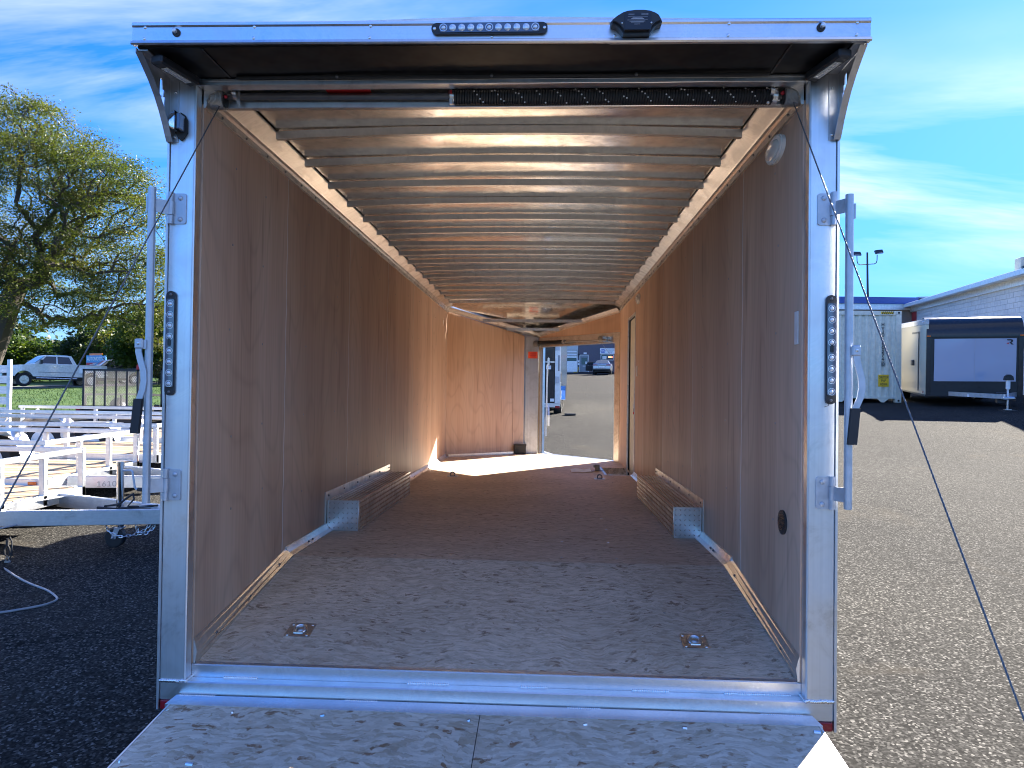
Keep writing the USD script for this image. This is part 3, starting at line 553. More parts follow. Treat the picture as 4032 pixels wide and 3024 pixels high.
for x0, L in ((-1.05, .13), (-.32, .16), (.12, .10), (.55, .14), (.9, .25)):
    for x in np.arange(x0, x0+L, .007): wd.ball((x, .0485+rng.normal(0, .001), .4255), .0055, 1)
for x0, L in ((-1.2, .14), (-.55, .12), (.3, .12), (1.02, .15)):
    for x in np.arange(x0, x0+L, .007): wd.ball((x, -.009, .374), .0045, 1)
part(fr, 'weld_bead', wd, 'weld')
hb = part(CT, 'header', MB().box(-1.184, 1.184, .0, .05, 2.756, 2.783, .003), 'alu_beam')
part(hb, 'header_lip', MB().box(-1.184, 1.184, -.003, .0, 2.756, 2.760).box(-1.184, 1.184, -.002, 0, 2.772, 2.7735), 'alu_trim')
part(hb, 'header_back', MB().box(-1.184, 1.184, .0505, .16, 2.7755, 2.79), 'alu_bow')
part(hb, 'red_mark', MB().box(-.70, -.52, .06, .14, 2.7745, 2.7755), 'red_text')

# --- canopy over the ramp
def tz(x): return -.005*x
prof = [(-.250, 2.79), (-.258, 2.786), (-.262, 2.791), (-.260, 2.799), (-.253, 2.804), (-.250, 2.806), (-.250, 2.852), (-.255, 2.858), (-.255, 2.866), (-.25, 2.871), (-.235, 2.873), (-.235, 2.79)]
cvs = np.array([(x, y, z+tz(x)) for x in (-1.300, 1.300) for y, z in prof]); n = len(prof)
f = [(i, (i+1) % n, n+(i+1) % n) for i in range(n)]+[(i, n+(i+1) % n, n+i) for i in range(n)]
can = part(CT, 'canopy', MB().add((cvs, np.array(f))).add(prism([(-1.3, -.249), (-1.296, -.249), (-1.296, -.236), (-1.3, -.236)], 2.797, 2.878)).add(prism([(1.3, -.249), (1.296, -.249), (1.296, -.236), (1.3, -.236)], 2.784, 2.866)), 'alu_beam', smooth=20)
part(can, 'soffit', MB().add(hull([(x, y, z) for x in (-1.284, 1.284) for y, z in ((-.24, 2.788), (-.24, 2.80), (.0, 2.7845), (.0, 2.80))])), 'soffit_black')
part(can, 'soffit_seam', MB().box(-1.052, -1.045, -.235, -.004, 2.7815, 2.7865).box(1.035, 1.042, -.235, -.004, 2.7815, 2.7865), 'black_paint')
ws = MB(); xx = np.linspace(-1.02, 1.03, 60); P = np.array([(x, -.016+.004*math.sin(x*4.), 2.7765+.0022*math.sin(x*5.5)) for x in xx])
part(can, 'soffit_gasket', ws.tube(P, .006, 6), 'black_rubber')
sg = MB()
for x in (-.62, -.02, .53): sg.ball((x, -.024, 2.776), .007, 1)
part(can, 'gasket_screws', sg, 'steel_dark', kind='stuff')
rv = MB()
for x in (-1.253, -.853, -.434, 0., .43, .82, 1.255):
    for z in (2.814, 2.8545):
        if not (z > 2.83 and (abs(x) < .25 or .39 < x < .6)): rv.ball((x-(.0 if z > 2.83 else .003), -.2505, z+tz(x)*.9-.002), .0058, 2, (1, .5, 1))
part(can, 'rivets', rv, 'zinc_bright', kind='stuff')
for x in (-1.137, 1.132):
    z = 2.8345+tz(x)*.6
    ml = part(can, 'marker_light', MB().cyl((x, -.249, z), (x, -.254, z), .0145, 24), 'black_rubber')
    part(ml, 'marker_lens', MB().cyl((x+.003*np.sign(x), -.252, z+.003), (x+.003*np.sign(x), -.266, z+.003), .0085, 6).ball((x+.003*np.sign(x), -.266, z+.003), .008, 2, (1, .4, 1)), 'led_grey')
# brake light bar
bl = part(can, 'brake_light', MB().ext(rrect(-.215, .193, 2.817, 2.857, .0195), .012, XZ((0, -.250, 0))), 'black_plastic')
part(bl, 'lens_bar', MB().ext(rrect(-.185, .163, 2.822, 2.8535, .006), .014, XZ((0, -.251, 0))), 'lens_clear')
for k in range(11):
    x = -.172+k*.0322
    l_ = MB().ball((x, -.265, 2.838), .0125, 2, (1, .45, 1.05))
    if k in (0, 5, 10): l_ = MB().ball((x, -.265, 2.838), .008, 2, (1, .6, 1)).add(trimesh.creation.torus(.0125, .0022, 20, 6).apply_transform(trimesh.transformations.rotation_matrix(PI/2, (1, 0, 0))).apply_translation((x, -.266, 2.838)))
    part(bl, 'led', l_, 'led_grey')
part(bl, 'lamp_screws', MB().ball((-.204, -.262, 2.837), .006, 2, (1, .5, 1)).ball((.182, -.262, 2.837), .006, 2, (1, .5, 1)), 'zinc_bright')
# rear camera housing
cpx = [(185, 530), (260, 440), (400, 320), (560, 225), (740, 170), (1000, 147), (1250, 147), (1480, 172), (1680, 250), (1800, 330), (1850, 430), (1890, 510), (1885, 570), (1800, 600), (1700, 645), (1620, 710), (1560, 800), (1490, 910), (610, 920), (560, 830), (480, 730), (370, 640), (220, 590)]
cpoly = Polygon([(.409+(a-185)/1710*.176, 2.84+(530-b)/785*.082) for a, b in cpx])
ch = part(can, 'camera_housing', MB().ext(cpoly, .035, XZ((0, -.2505, 0))).ext(cpoly.buffer(-.006), .05, XZ((0, -.2505, 0))), 'black_plastic')
part(ch, 'camera_plate', MB().ext(rrect(.456, .545, 2.806, 2.864, .003), .002, XZ((0, -.3003, 0))), 'black_gloss')
pl_ = MB()
for z, a, b, t in ((2.858, .468, .488, .0016), (2.858, .512, .535, .0022), (2.850, .466, .534, .0008), (2.847, .482, .516, .0016), (2.8425, .478, .521, .0026), (2.838, .465, .533, .0008), (2.834, .472, .525, .0016), (2.8308, .477, .520, .0016), (2.824, .488, .508, .001)):
    pl_.box(a, b, -.3031, -.3024, z-t/2, z+t/2)
part(ch, 'printed_lines', pl_, 'grey_text', kind='stuff')
part(ch, 'housing_screws', MB().ball((.447, -.301, 2.828), .0035, 1).ball((.546, -.301, 2.829), .0035, 1), 'zinc_bright')
# corner gussets with lightning cut-outs, work lights
go = Polygon([(0, 2.785), (-.242, 2.79), (-.242, 2.775), (-.20, 2.745), (-.155, 2.71), (-.112, 2.668), (-.078, 2.625), (-.05, 2.582), (-.03, 2.545), (-.018, 2.527), (0, 2.527)])
bolt = Polygon([(-.080, 2.752), (-.064, 2.752), (-.058, 2.715), (-.045, 2.720), (-.052, 2.69), (-.038, 2.694), (-.049, 2.634), (-.056, 2.665), (-.070, 2.660), (-.066, 2.690), (-.080, 2.684)])
edge = [(-.242, 2.775), (-.20, 2.745), (-.155, 2.71), (-.112, 2.668), (-.078, 2.625), (-.05, 2.582), (-.03, 2.545), (-.018, 2.527)]
for s_ in (-1, 1):
    gp = part(can, 'gusset', MB().ext(go.difference(bolt), .004, TF((s_*1.291-.002, 0, 0), (0, 1, 0), (0, 0, 1), (1, 0, 0))), 'alu_dull')
    fl_ = MB()
    for (a, b), (c_, d_) in zip(edge, edge[1:]): fl_.add(hull([(x, y+dy, z) for x in (s_*1.289, s_*1.268) for (y, z) in ((a, b), (c_, d_)) for dy in (0, .003)]))
    part(gp, 'gusset_flange', fl_, 'alu_dull')
    part(gp, 'mount_flange', MB().box(s_*1.254, s_*1.288, -.0035, -.0005, 2.53, 2.782), 'alu_dull')
    part(gp, 'soffit_flange', MB().add(hull([(x, y, z) for x in (s_*1.287, s_*1.25) for y, z in ((-.235, 2.7855), (-.235, 2.782), (-.005, 2.782), (-.005, 2.7785))])), 'alu_dull')
    part(gp, 'bolts', MB().ball((s_*1.266, -.005, 2.726), .0055, 2).ball((s_*1.266, -.005, 2.549), .0055, 2).ball((s_*1.268, -.15, 2.782), .005, 1).ball((s_*1.268, -.07, 2.78), .005, 1), 'zinc_bright')
    a, b = np.array([s_*1.232, -.215, 2.762]), np.array([s_*1.178, -.025, 2.757])
    wl = part(can, 'work_light', MB().bar(a, b, .052, .032, .006), 'black_plastic')
    dd = (b-a)/np.linalg.norm(b-a); lo = a+dd*.04+(0, 0, -.0165); le = b-dd*.035+(0, 0, -.0165)
    part(wl, 'light_lens', MB().bar(lo, le, .027, .004, .001), 'dome_lens')
    ld = MB()
    for k in range(9): ld.ball(lo+(le-lo)*(k+.5)/9+(0, 0, -.002), .0055, 1, (1, 1, .4))
    part(wl, 'led_dots', ld, 'led_grey')

# --- tail lights, plate light
for s_ in (-1, 1):
    tlb = part(CT, 'tail_light', MB().ext(rrect(s_*1.267-.0195, s_*1.267+.0195, 1.535, 1.944, .0194), .009, XZ((0, -.0003, 0))), 'black_plastic')
    part(tlb, 'lens_bar', MB().ext(rrect(s_*1.267-.0165, s_*1.267+.0165, 1.568, 1.912, .007), .006, XZ((0, -.0088, 0))), 'lens_clear')
    for k in range(8):
        z = 1.893-k*.0425-(.014 if k > 3 else 0)
        part(tlb, 'led', MB().ball((s_*1.267, -.0145, z), .0085, 2, (1, .5, 1)).add(trimesh.creation.torus(.0125, .0014, 20, 6).apply_transform(trimesh.transformations.rotation_matrix(PI/2, (1, 0, 0))).apply_translation((s_*1.267, -.0148, z))), 'led_grey')
    part(tlb, 'lens_oval', MB().ext(rrect(s_*1.267-.006, s_*1.267+.006, 1.728, 1.757, .006), .003, XZ((0, -.0145, 0))), 'black_gloss')
    part(tlb, 'lamp_screws', MB().ball((s_*1.267, -.010, 1.930), .006, 2, (1, .5, 1)).ball((s_*1.267, -.010, 1.549), .006, 2, (1, .5, 1)), 'steel_dark')
part(CT, 'lamp_wire', MB().tube([(1.262, -.012, 1.548), (1.25, -.02, 1.545), (1.245, -.012, 1.54)], .0013, 5).tube([(1.262, -.012, 1.545), (1.254, -.018, 1.53), (1.242, -.012, 1.524)], .0013, 5), 'black_rubber')
plt = part(CT, 'plate_light', MB().ext(Polygon([(-1.262, 2.61), (-1.252, 2.637), (-1.240, 2.645), (-1.226, 2.636), (-1.2155, 2.615), (-1.2155, 2.565), (-1.23, 2.543), (-1.240, 2.535), (-1.25, 2.543), (-1.262, 2.566)]), .012, XZ((0, -.0005, 0))), 'black_rubber')
hv, hf = [], []
for i, a in enumerate(np.linspace(0, PI, 13)):
    for j, rr in enumerate(np.linspace(1., 0., 7)):
        hv.append((-1.238-.044*math.sin(a)*math.sqrt(max(0, 1-(1-rr)**2)) if True else 0, -.013-.052*(1-rr)**.7, 2.598+.036*math.cos(a)))
hv = np.array(hv); hf = np.array([(i*7+j, (i+1)*7+j, (i+1)*7+j+1, i*7+j+1) for i in range(12) for j in range(6)])
part(plt, 'chrome_hood', MB().add((hv, hf)), 'chrome', smooth=True)
part(plt, 'hood_lens', MB().box(-1.240, -1.222, -.055, -.012, 2.566, 2.628, .003), 'lens_clear')

# --- lock bars either side of the opening
for s_, z0, z1 in ((-1, 1.128, 2.332), (1, 1.157, 2.305)):
    px_, py_ = s_*(1.316 if s_ < 0 else 1.306), -.07
    lb = part(CT, 'lock_bar', MB().cyl((px_, py_, z0), (px_, py_, z1), .0145, 18).cyl((px_, py_, z0-.004), (px_, py_, z0), .0135, 12), 'galvanised')
    part(lb, 'cam_lug', MB().cyl((px_+s_*.017, py_, z1-.088), (px_+s_*.017, py_, z1-.034), .006, 10), 'galvanised')
    for zc_ in (2.268, 1.187 if s_ < 0 else 1.203):
        hp = part(lb, 'hinge', MB().ext(rrect(min(s_*1.216, s_*1.268), max(s_*1.216, s_*1.268), zc_-.060, zc_+.060, .009), .005, XZ((0, -.0005, 0))).cyl((s_*1.274, -.010, zc_-.061), (s_*1.274, -.010, zc_-.027), .0115, 14).cyl((s_*1.274, -.010, zc_+.027), (s_*1.274, -.010, zc_+.063), .0115, 14)
            .cyl((s_*1.272, -.012, zc_-.026), (s_*1.272, -.012, zc_+.026), .0125, 14).add(hull([(x, y+dy, z+zc_) for (x, y) in ((s_*1.274, -.022), (px_-s_*.005, py_+.004)) for dy in (0, .005) for z in (-.026, .026)])).ball((s_*1.238, -.006, zc_+.041), .0095, 2, (1, .6, 1)).ball((s_*1.238, -.006, zc_-.042), .0095, 2, (1, .6, 1)), 'galvanised')
    cx = [(-1.343, 1.735), (-1.345, 1.70), (-1.336, 1.665), (-1.325, 1.63), (-1.322, 1.59), (-1.327, 1.555), (-1.341, 1.513)] if s_ < 0 else [(1.324, 1.735), (1.326, 1.70), (1.334, 1.665), (1.343, 1.63), (1.345, 1.595), (1.339, 1.56), (1.322, 1.52)]
    hn = MB()
    for (a, za), (b, zb) in zip(cx, cx[1:]): hn.add(hull([(x+dx, y, z) for x, z in ((a, za), (b, zb)) for dx in (-.012, .012) for y in (-.088, -.094)]))
    h_ = part(lb, 'handle', hn.box(cx[0][0]-.016, cx[0][0]+.016, -.098, -.086, 1.712, 1.750, .004).box(min(px_, cx[0][0]), max(px_, cx[0][0]), -.09, -.07, 1.712, 1.746), 'galvanised')
    part(h_, 'handle_bolt', MB().ball((cx[0][0], -.098, 1.732), .006, 2, (1, .6, 1)), 'zinc_bright')
    g0 = cx[-1][0]; gd = -.012
    part(h_, 'rubber_grip', MB().add(hull([(g0+dx+o, y, z) for o, z in ((0, 1.522), (gd, 1.39)) for dx in (-.016, .016) for y in (-.084, -.099)]).refine(1)), 'black_rubber')

# --- ramp door and its springs
tn = .1166
def rz_(y): return .365+tn*(y+.07)
rp = part(CT, 'ramp_door', MB().add(hull([(x, y, z) for x in (-1.205, 1.207) for y in (-.072, -1.72) for z in (rz_(y), rz_(y)-.018)])), 'strand_ramp', smooth=False)
part(rp, 'hinge_strip', MB().add(hull([(-1.213, -.008, .376), (1.205, -.008, .376), (-1.213, -.008, .366), (1.205, -.008, .366), (-1.226, -.0715, .3665), (1.222, -.0715, .3665), (-1.226, -.0715, .355), (1.222, -.0715, .355)])), 'alu_beam')
part(rp, 'ramp_edge', MB().add(hull([(x, y, z) for x in (-1.213, -1.206) for y in (-.072, -1.72) for z in (rz_(y)+.001, rz_(y)-.07)])), 'alu_rail')
part(rp, 'ramp_edge', MB().add(hull([(x, y, z) for x in (1.208, 1.215) for y in (-.072, -1.72) for z in (rz_(y)+.001, rz_(y)-.07)])), 'alu_rail')
part(rp, 'ramp_flap', MB().add(hull([(-1.1, -1.73, rz_(-1.73)), (1.1, -1.73, rz_(-1.73)), (-1.1, -2.12, .012), (1.1, -2.12, .012), (-1.1, -1.73, rz_(-1.73)-.02), (1.1, -1.73, rz_(-1.73)-.02), (-1.1, -2.1, .002), (1.1, -2.1, .002)])), 'strand_ramp', smooth=False)
part(rp, 'ramp_seam', MB().add(hull([(x, y, z) for x in (-.029, -.026) for y in (-.073, -1.71) for z in (rz_(y)+.0004, rz_(y)-.003)])), 'timber_dark')
rs = MB()
for x in (-1.19, -.95, -.6, -.05, .35, .72, 1.185):
    for y in (-.112, -.42): rs.cyl((x+rng.normal(0, .015), y, rz_(y)), (x+rng.normal(0, .01), y, rz_(y)+.002), .0075, 8)
part(rp, 'ramp_screws', rs, 'zinc_bright', kind='stuff')
tz0 = 2.747
sp = part(CT, 'spring_shaft', MB().cyl((-1.19, .115, tz0+.012), (1.19, .115, tz0-.002), .0135, 16), 'steel_dark')
part(sp, 'support_tube', MB().box(-1.183, 1.183, .134, .162, 2.7185, 2.756, .002), 'alu_bow')
part(sp, 'torsion_spring', coil((-.185, .115, tz0+.005), (1.075, .115, tz0-.003), .0265, .0062, 118, 12, 6).cyl((-.185, .115, tz0+.005), (1.075, .115, tz0-.003), .0235, 16), 'spring_black')
pd = MB()
for k in range(15):
    x0 = -.11+k*.083
    for j in range(5):
        a = .75-j*.42+rng.normal(0, .1); x = x0+j*.012; R_ = .0325
        if rng.random() < .8: pd.ball((x, .115-R_*math.cos(a), tz0+R_*math.sin(a)), .0034, 1, (1, .6, 1))
part(sp, 'paint_dots', pd, 'white_text', kind='stuff')
part(sp, 'spring_cone', MB().cyl((-.196, .115, tz0+.005), (-.18, .115, tz0+.005), .030, 18).box(-.199, -.182, .085, .10, 2.713, 2.735, .003), 'zinc_bright')
part(sp, 'cone_mark', MB().box(-.1995, -.1985, .083, .10, 2.752, 2.764).box(-.195, -.186, .083, .085, 2.752, 2.766), 'red_paint')
part(sp, 'spring_cone', MB().cyl((1.072, .115, tz0-.003), (1.095, .115, tz0-.003), .031, 18).ball((1.055, .085, 2.708), .007, 1), 'zinc_bright')
for s_ in (-1, 1):
    xa = -1.18 if s_ < 0 else 1.184; zc_ = 2.738
    dm = MB().cyl((xa, .1, zc_), (xa-s_*.066, .1, zc_-.004), .037, 26)
    for k in range(12): dm.add(trimesh.creation.torus(.0385, .0026, 26, 6).apply_transform(trimesh.transformations.rotation_matrix(PI/2, (0, 1, 0))).apply_translation((xa-s_*(.006+k*.0052), .1, zc_)))
    d_ = part(sp, 'cable_drum', dm, 'steel_grey')
    part(d_, 'drum_face', MB().cyl((xa-s_*.0662, .1, zc_-.004), (xa-s_*.068, .1, zc_-.004), .027, 20).cyl((xa+s_*.012, .115, zc_+.004), (xa-s_*.01, .115, zc_+.004), .014, 12), 'black_paint')
    part(d_, 'red_tip', MB().ball((xa-s_*.073, .085, zc_+.008), .008, 1), 'red_paint')
    part(sp, 'shaft_bracket', MB().add(hull([(xa-s_*.085, .10, 2.772), (xa-s_*.125, .10, 2.772), (xa-s_*.125, .10, 2.712), (xa-s_*.085, .104, 2.772), (xa-s_*.125, .104, 2.772), (xa-s_*.125, .104, 2.712)])).cyl((xa-s_*.108, .085, tz0+.01), (xa-s_*.122, .085, tz0+.01), .021, 18), 'zinc_bright')
    e = np.array([-1.322, -1.60, .19]) if s_ < 0 else np.array([1.268, -1.61, .19]); a = np.array([-1.128 if s_ < 0 else 1.150, .075, 2.703])
    d = e-a; L = np.linalg.norm(d); d /= L; x_ = np.cross(d, (0, 1, 0)); x_ /= np.linalg.norm(x_); y_ = np.cross(d, x_); t = np.linspace(0, 1, 520)
    cb = MB()
    for ph in (0, 2*PI/3, 4*PI/3): cb.tube(a+d*L*t[:, None]+.0013*(np.cos(t*150*2*PI/2+ph)[:, None]*x_+np.sin(t*150*2*PI/2+ph)[:, None]*y_), .0015, 4)
    part(CT, 'lift_cable', cb, 'steel_dark', smooth=True)

# --- wheel boxes of chequer plate
tv = np.array([(-.011, 0, 0), (0, -.003, 0), (.011, 0, 0), (0, .003, 0), (-.005, 0, .003), (.005, 0, .003)]); tf_ = np.array([(0, 1, 4), (1, 5, 4), (1, 2, 5), (2, 3, 5), (3, 4, 5), (3, 0, 4)])
def treads(o, u, v, nrm, Lu, Lv, mb, p=.0225):
    o, u, v, nrm = map(lambda a: np.asarray(a, float), (o, u, v, nrm)); nu, nv = int(Lu/p), int(Lv/p)
    for i in range(nu):
        for j in range(nv):
            a = PI/4 if (i+j) % 2 else -PI/4; x = u*math.cos(a)+v*math.sin(a); y = np.cross(nrm, x)
            mb.add((tv, tf_), TF(o+u*(i+.5)*Lu/nu+v*(j+.5)*Lv/nv+nrm*.0004, x, y, nrm))
for s_, y0, y1 in ((-1, 1.768, 3.49), (1, 1.768, 3.55)):
    xi, xo, zt_ = s_*.97 if s_ < 0 else s_*1.0, s_*1.172, .872
    wb = part(CT, 'wheel_box', MB().add(hull([(x, y, z) for x in (xi, xo) for y in (y0, y1) for z in (ZF+.001, zt_)])), 'diamond_alu', smooth=False)
    t_ = MB(); wdt = abs(xo-xi)
    treads((min(xi, xo), y0, ZF+.004), (1, 0, 0), (0, 0, 1), (0, -1, 0), wdt, zt_-ZF-.006, t_, .027)
    if s_ < 0: treads((xi, y0, ZF+.004), (0, 1, 0), (0, 0, 1), (1, 0, 0), y1-y0, zt_-ZF-.006, t_, .027)
    else: treads((xi, y1, ZF+.004), (0, -1, 0), (0, 0, 1), (-1, 0, 0), y1-y0, zt_-ZF-.006, t_, .027)
    treads((min(xi, xo), y0, zt_), (1, 0, 0), (0, 1, 0), (0, 0, 1), wdt, y1-y0, t_, .027)
    part(wb, 'raised_treads', t_, 'diamond_tread', smooth=False, kind='stuff')
    part(wb, 'wall_flange', MB().add(hull([(s_*1.1795, y0-.006, z) for z in (.868, .925)]+[(s_*1.1755, y0-.006, z) for z in (.868, .925)]+[(x, y1+.12, z) for x in (s_*1.1795, s_*1.1755) for z in (.875, .925)])).box(s_*1.1755, s_*1.1795, y0-.035, y0-.006, ZF+.002, .925), 'alu_trim')
    part(wb, 'corner_bead', MB().box(xi-s_*.002, xi+s_*.004, y0-.003, y0+.004, ZF+.002, zt_).box(xi-s_*.002, xi+s_*.005, y0, y1, zt_-.004, zt_+.002), 'diamond_tread')
    fs = MB()
    for y in np.linspace(y0+.03, y1+.08, 6): fs.ball((s_*1.1745, y, .898), .007, 1)
    part(wb, 'flange_screws', fs, 'steel_dark', kind='stuff')

# --- small fittings
def dring(x, y, zfun, up=False):
    dz = zfun(y); sl = (zfun(y+.1)-zfun(y))/.1; n_ = np.array([0, -sl, 1.]); n_ /= np.linalg.norm(n_); u = np.array([1., 0, 0]); v = np.cross(n_, u); T = TF((x, y, dz+.0005), u, v, n_)
    hole = Point(0, 0).buffer(.033)
    pl = part(CT, 'tie_down', MB().ext(rrect(-.055, .055, -.055, .055, .008).difference(hole), .004, T).ext(hole, .001, T), 'zinc_bright' if not up else 'galvanised')
    tor = trimesh.creation.torus(.024, .0065, 28, 10)
    if up: tor.apply_transform(trimesh.transformations.rotation_matrix(PI/2, (1, 0, 0))); tor.apply_translation((0, 0, .02))
    else: tor.apply_transform(trimesh.transformations.rotation_matrix(.28, (1, 0, 0))); tor.apply_translation((0, 0, .007))
    part(pl, 'ring', MB().add(tor, T).add(MB().cyl((-.02, -.024 if not up else 0, .003), (.02, -.024 if not up else 0, .003), .006, 8).m(), T), 'zinc_bright' if not up else 'steel_dark')
    b_ = MB()
    for sx in (-1, 1):
        for sy in (-1, 1): b_.ball((sx*.042, sy*.042, .004), .0075, 1, (1, 1, .5))
    part(pl, 'bolts', MB().add(b_.m(), T), 'zinc_bright', kind='stuff')
for x in (-.843, .838): dring(x, .322, wz)
dring(-.78, 4.90, wz, True); dring(.778, 4.90, wz, True)
vt = part(CT, 'wall_vent', MB().cyl((1.1797, .255, 1.047), (1.173, .255, 1.047), .050, 32), 'black_plastic')
lv = MB()
for k in range(9):
    z = 1.047-.034+k*.0085; hw_ = math.sqrt(max(0, .043**2-(z-1.047)**2)); lv.add(hull([(x, y, z+dz_) for y in (.255-hw_, .255+hw_) for x, dz_ in ((1.1732, 0), (1.170, .004), (1.1732, .006))]))
part(vt, 'louvres', lv, 'black_paint')
for (yc_, zc_) in ((.365, 2.63), (4.976, 2.606)):
    def oval(a, b): return Point(0, 0).buffer(1, quad_segs=10).intersection(sbox(-2, -2, 2, 2)) and affinity.scale(Point(0, 0).buffer(1, quad_segs=10), a, b)
    T = TF((1.1798, yc_, zc_-.012), (0, -1, 0), (0, 0, 1), (-1, 0, 0))
    dl = part(CT, 'dome_light', MB().ext(oval(.112, .056), .014, T).ext(oval(.104, .050), .020, T), 'white_plastic')
    lens = trimesh.creation.icosphere(3, 1.); lens.apply_scale((.090, .040, .020)); lens.apply_translation((-.008, .0, .016)); part(dl, 'lens', MB().add(lens, T), 'dome_lens')
part(CT, 'light_switch', MB().box(1.1795, 1.173, 5.03, 5.10, 1.77, 1.885, .003).box(1.174, 1.168, 5.055, 5.075, 1.81, 1.845), 'white_plastic')
part(CT, 'rear_plate', MB().box(1.1795, 1.175, .085, .125, 1.765, 1.895, .002), 'white_plastic')
# side door
sdr = part(CT, 'side_door', MB().box(1.205, 1.245, 5.27, 5.925, .53, 2.452), 'cream_paint')
part(sdr, 'door_frame', MB().box(1.174, 1.2, 5.236, 5.262, .515, 2.488).box(1.174, 1.2, 5.945, 5.968, .515, 2.488).box(1.174, 1.2, 5.262, 5.945, 2.462, 2.488), 'alu_trim')
part(sdr, 'door_seal', MB().box(1.19, 1.22, 5.925, 5.945, .53, 2.462).box(1.19, 1.22, 5.262, 5.945, 2.452, 2.462), 'black_rubber')
part(sdr, 'latch', MB().box(1.187, 1.206, 5.36, 5.42, 1.35, 1.47, .004), 'chrome')
part(sdr, 'latch_lever', MB().box(1.18, 1.188, 5.375, 5.405, 1.355, 1.38, .003), 'red_paint')
jbx = part(CT, 'junction_box', MB().box(-.255, -.085, 7.93, 8.03, ZF+.001, ZF+.13, .006).box(-.262, -.078, 7.925, 8.033, ZF+.118, ZF+.145, .006), 'black_plastic')

# --- running gear
for s_ in (-1, 1):
    for yc_ in (2.2, 3.05):
        z_ = gz(0, yc_)+.315; w_ = part(CT, 'wheel', MB().cyl((s_*1.02, yc_, z_), (s_*1.22, yc_, z_), .315, 28), 'tyre')
        part(w_, 'rim', MB().cyl((s_*1.215, yc_, z_), (s_*1.226, yc_, z_), .19, 20), 'rim')
part(CT, 'chassis', MB().box(-.95, -.85, 1.2, 7.0, .46, .58).box(.85, .95, 1.2, 7.0, .46, .58), 'alu_dull')
part(CT, 'tongue', MB().bar((-.7, 7.4, .55), (0, 9.4, .60), .06, .12).bar((.7, 7.4, .55), (0, 9.4, .60), .06, .12), 'galvanised')
part(CT, 'tongue_jack', MB().cyl((0, 9.3, gz(0, 9.3)), (0, 9.3, 1.3), .03, 12).cyl((0, 9.3, gz(0, 9.3)), (0, 9.3, gz(0, 9.3)+.015), .08, 12), 'steel_grey')

# --- loose things on its floor
pv = []
xs_, ys_ = np.linspace(0, 1, 10), np.linspace(0, 1, 7)
for a in xs_:
    for b in ys_: pv.append((.50+.235*a, 5.50+.30*b+.03*a, ZF+.004+.006*abs(math.sin(a*5+b*3))+.012*max(0, b-.7)*(1+math.sin(a*7))))
pv = np.array(pv); pf = np.array([(i*7+j, (i+1)*7+j, (i+1)*7+j+1, i*7+j+1) for i in range(9) for j in range(6)])
solo('paper_sheet', 'crumpled white papers lying on the trailer floor near its side door', 'paper', (np.r_[pv, pv-(0, 0, .002)], np.r_[pf, pf[:, ::-1]+len(pv)]), 'paper', smooth=30)
ho = thing('door_hold_back', 'small brown bracket lying between white papers and step well on the trailer floor', 'bracket', (.81, 5.70, ZF))
part(ho, 'base_strap', MB().add(hull([(-.075, -.05, .002), (.075, .03, .002), (-.075, -.02, .002), (.075, .06, .002), (-.075, -.05, .006), (.075, .03, .006), (-.075, -.02, .006), (.075, .06, .006)])), 'black_paint')
part(ho, 'block', MB().box(-.028, .026, -.02, .03, .006, .075, .004).box(-.045, -.028, -.015, .02, .04, .07, .003), 'tan_panel')
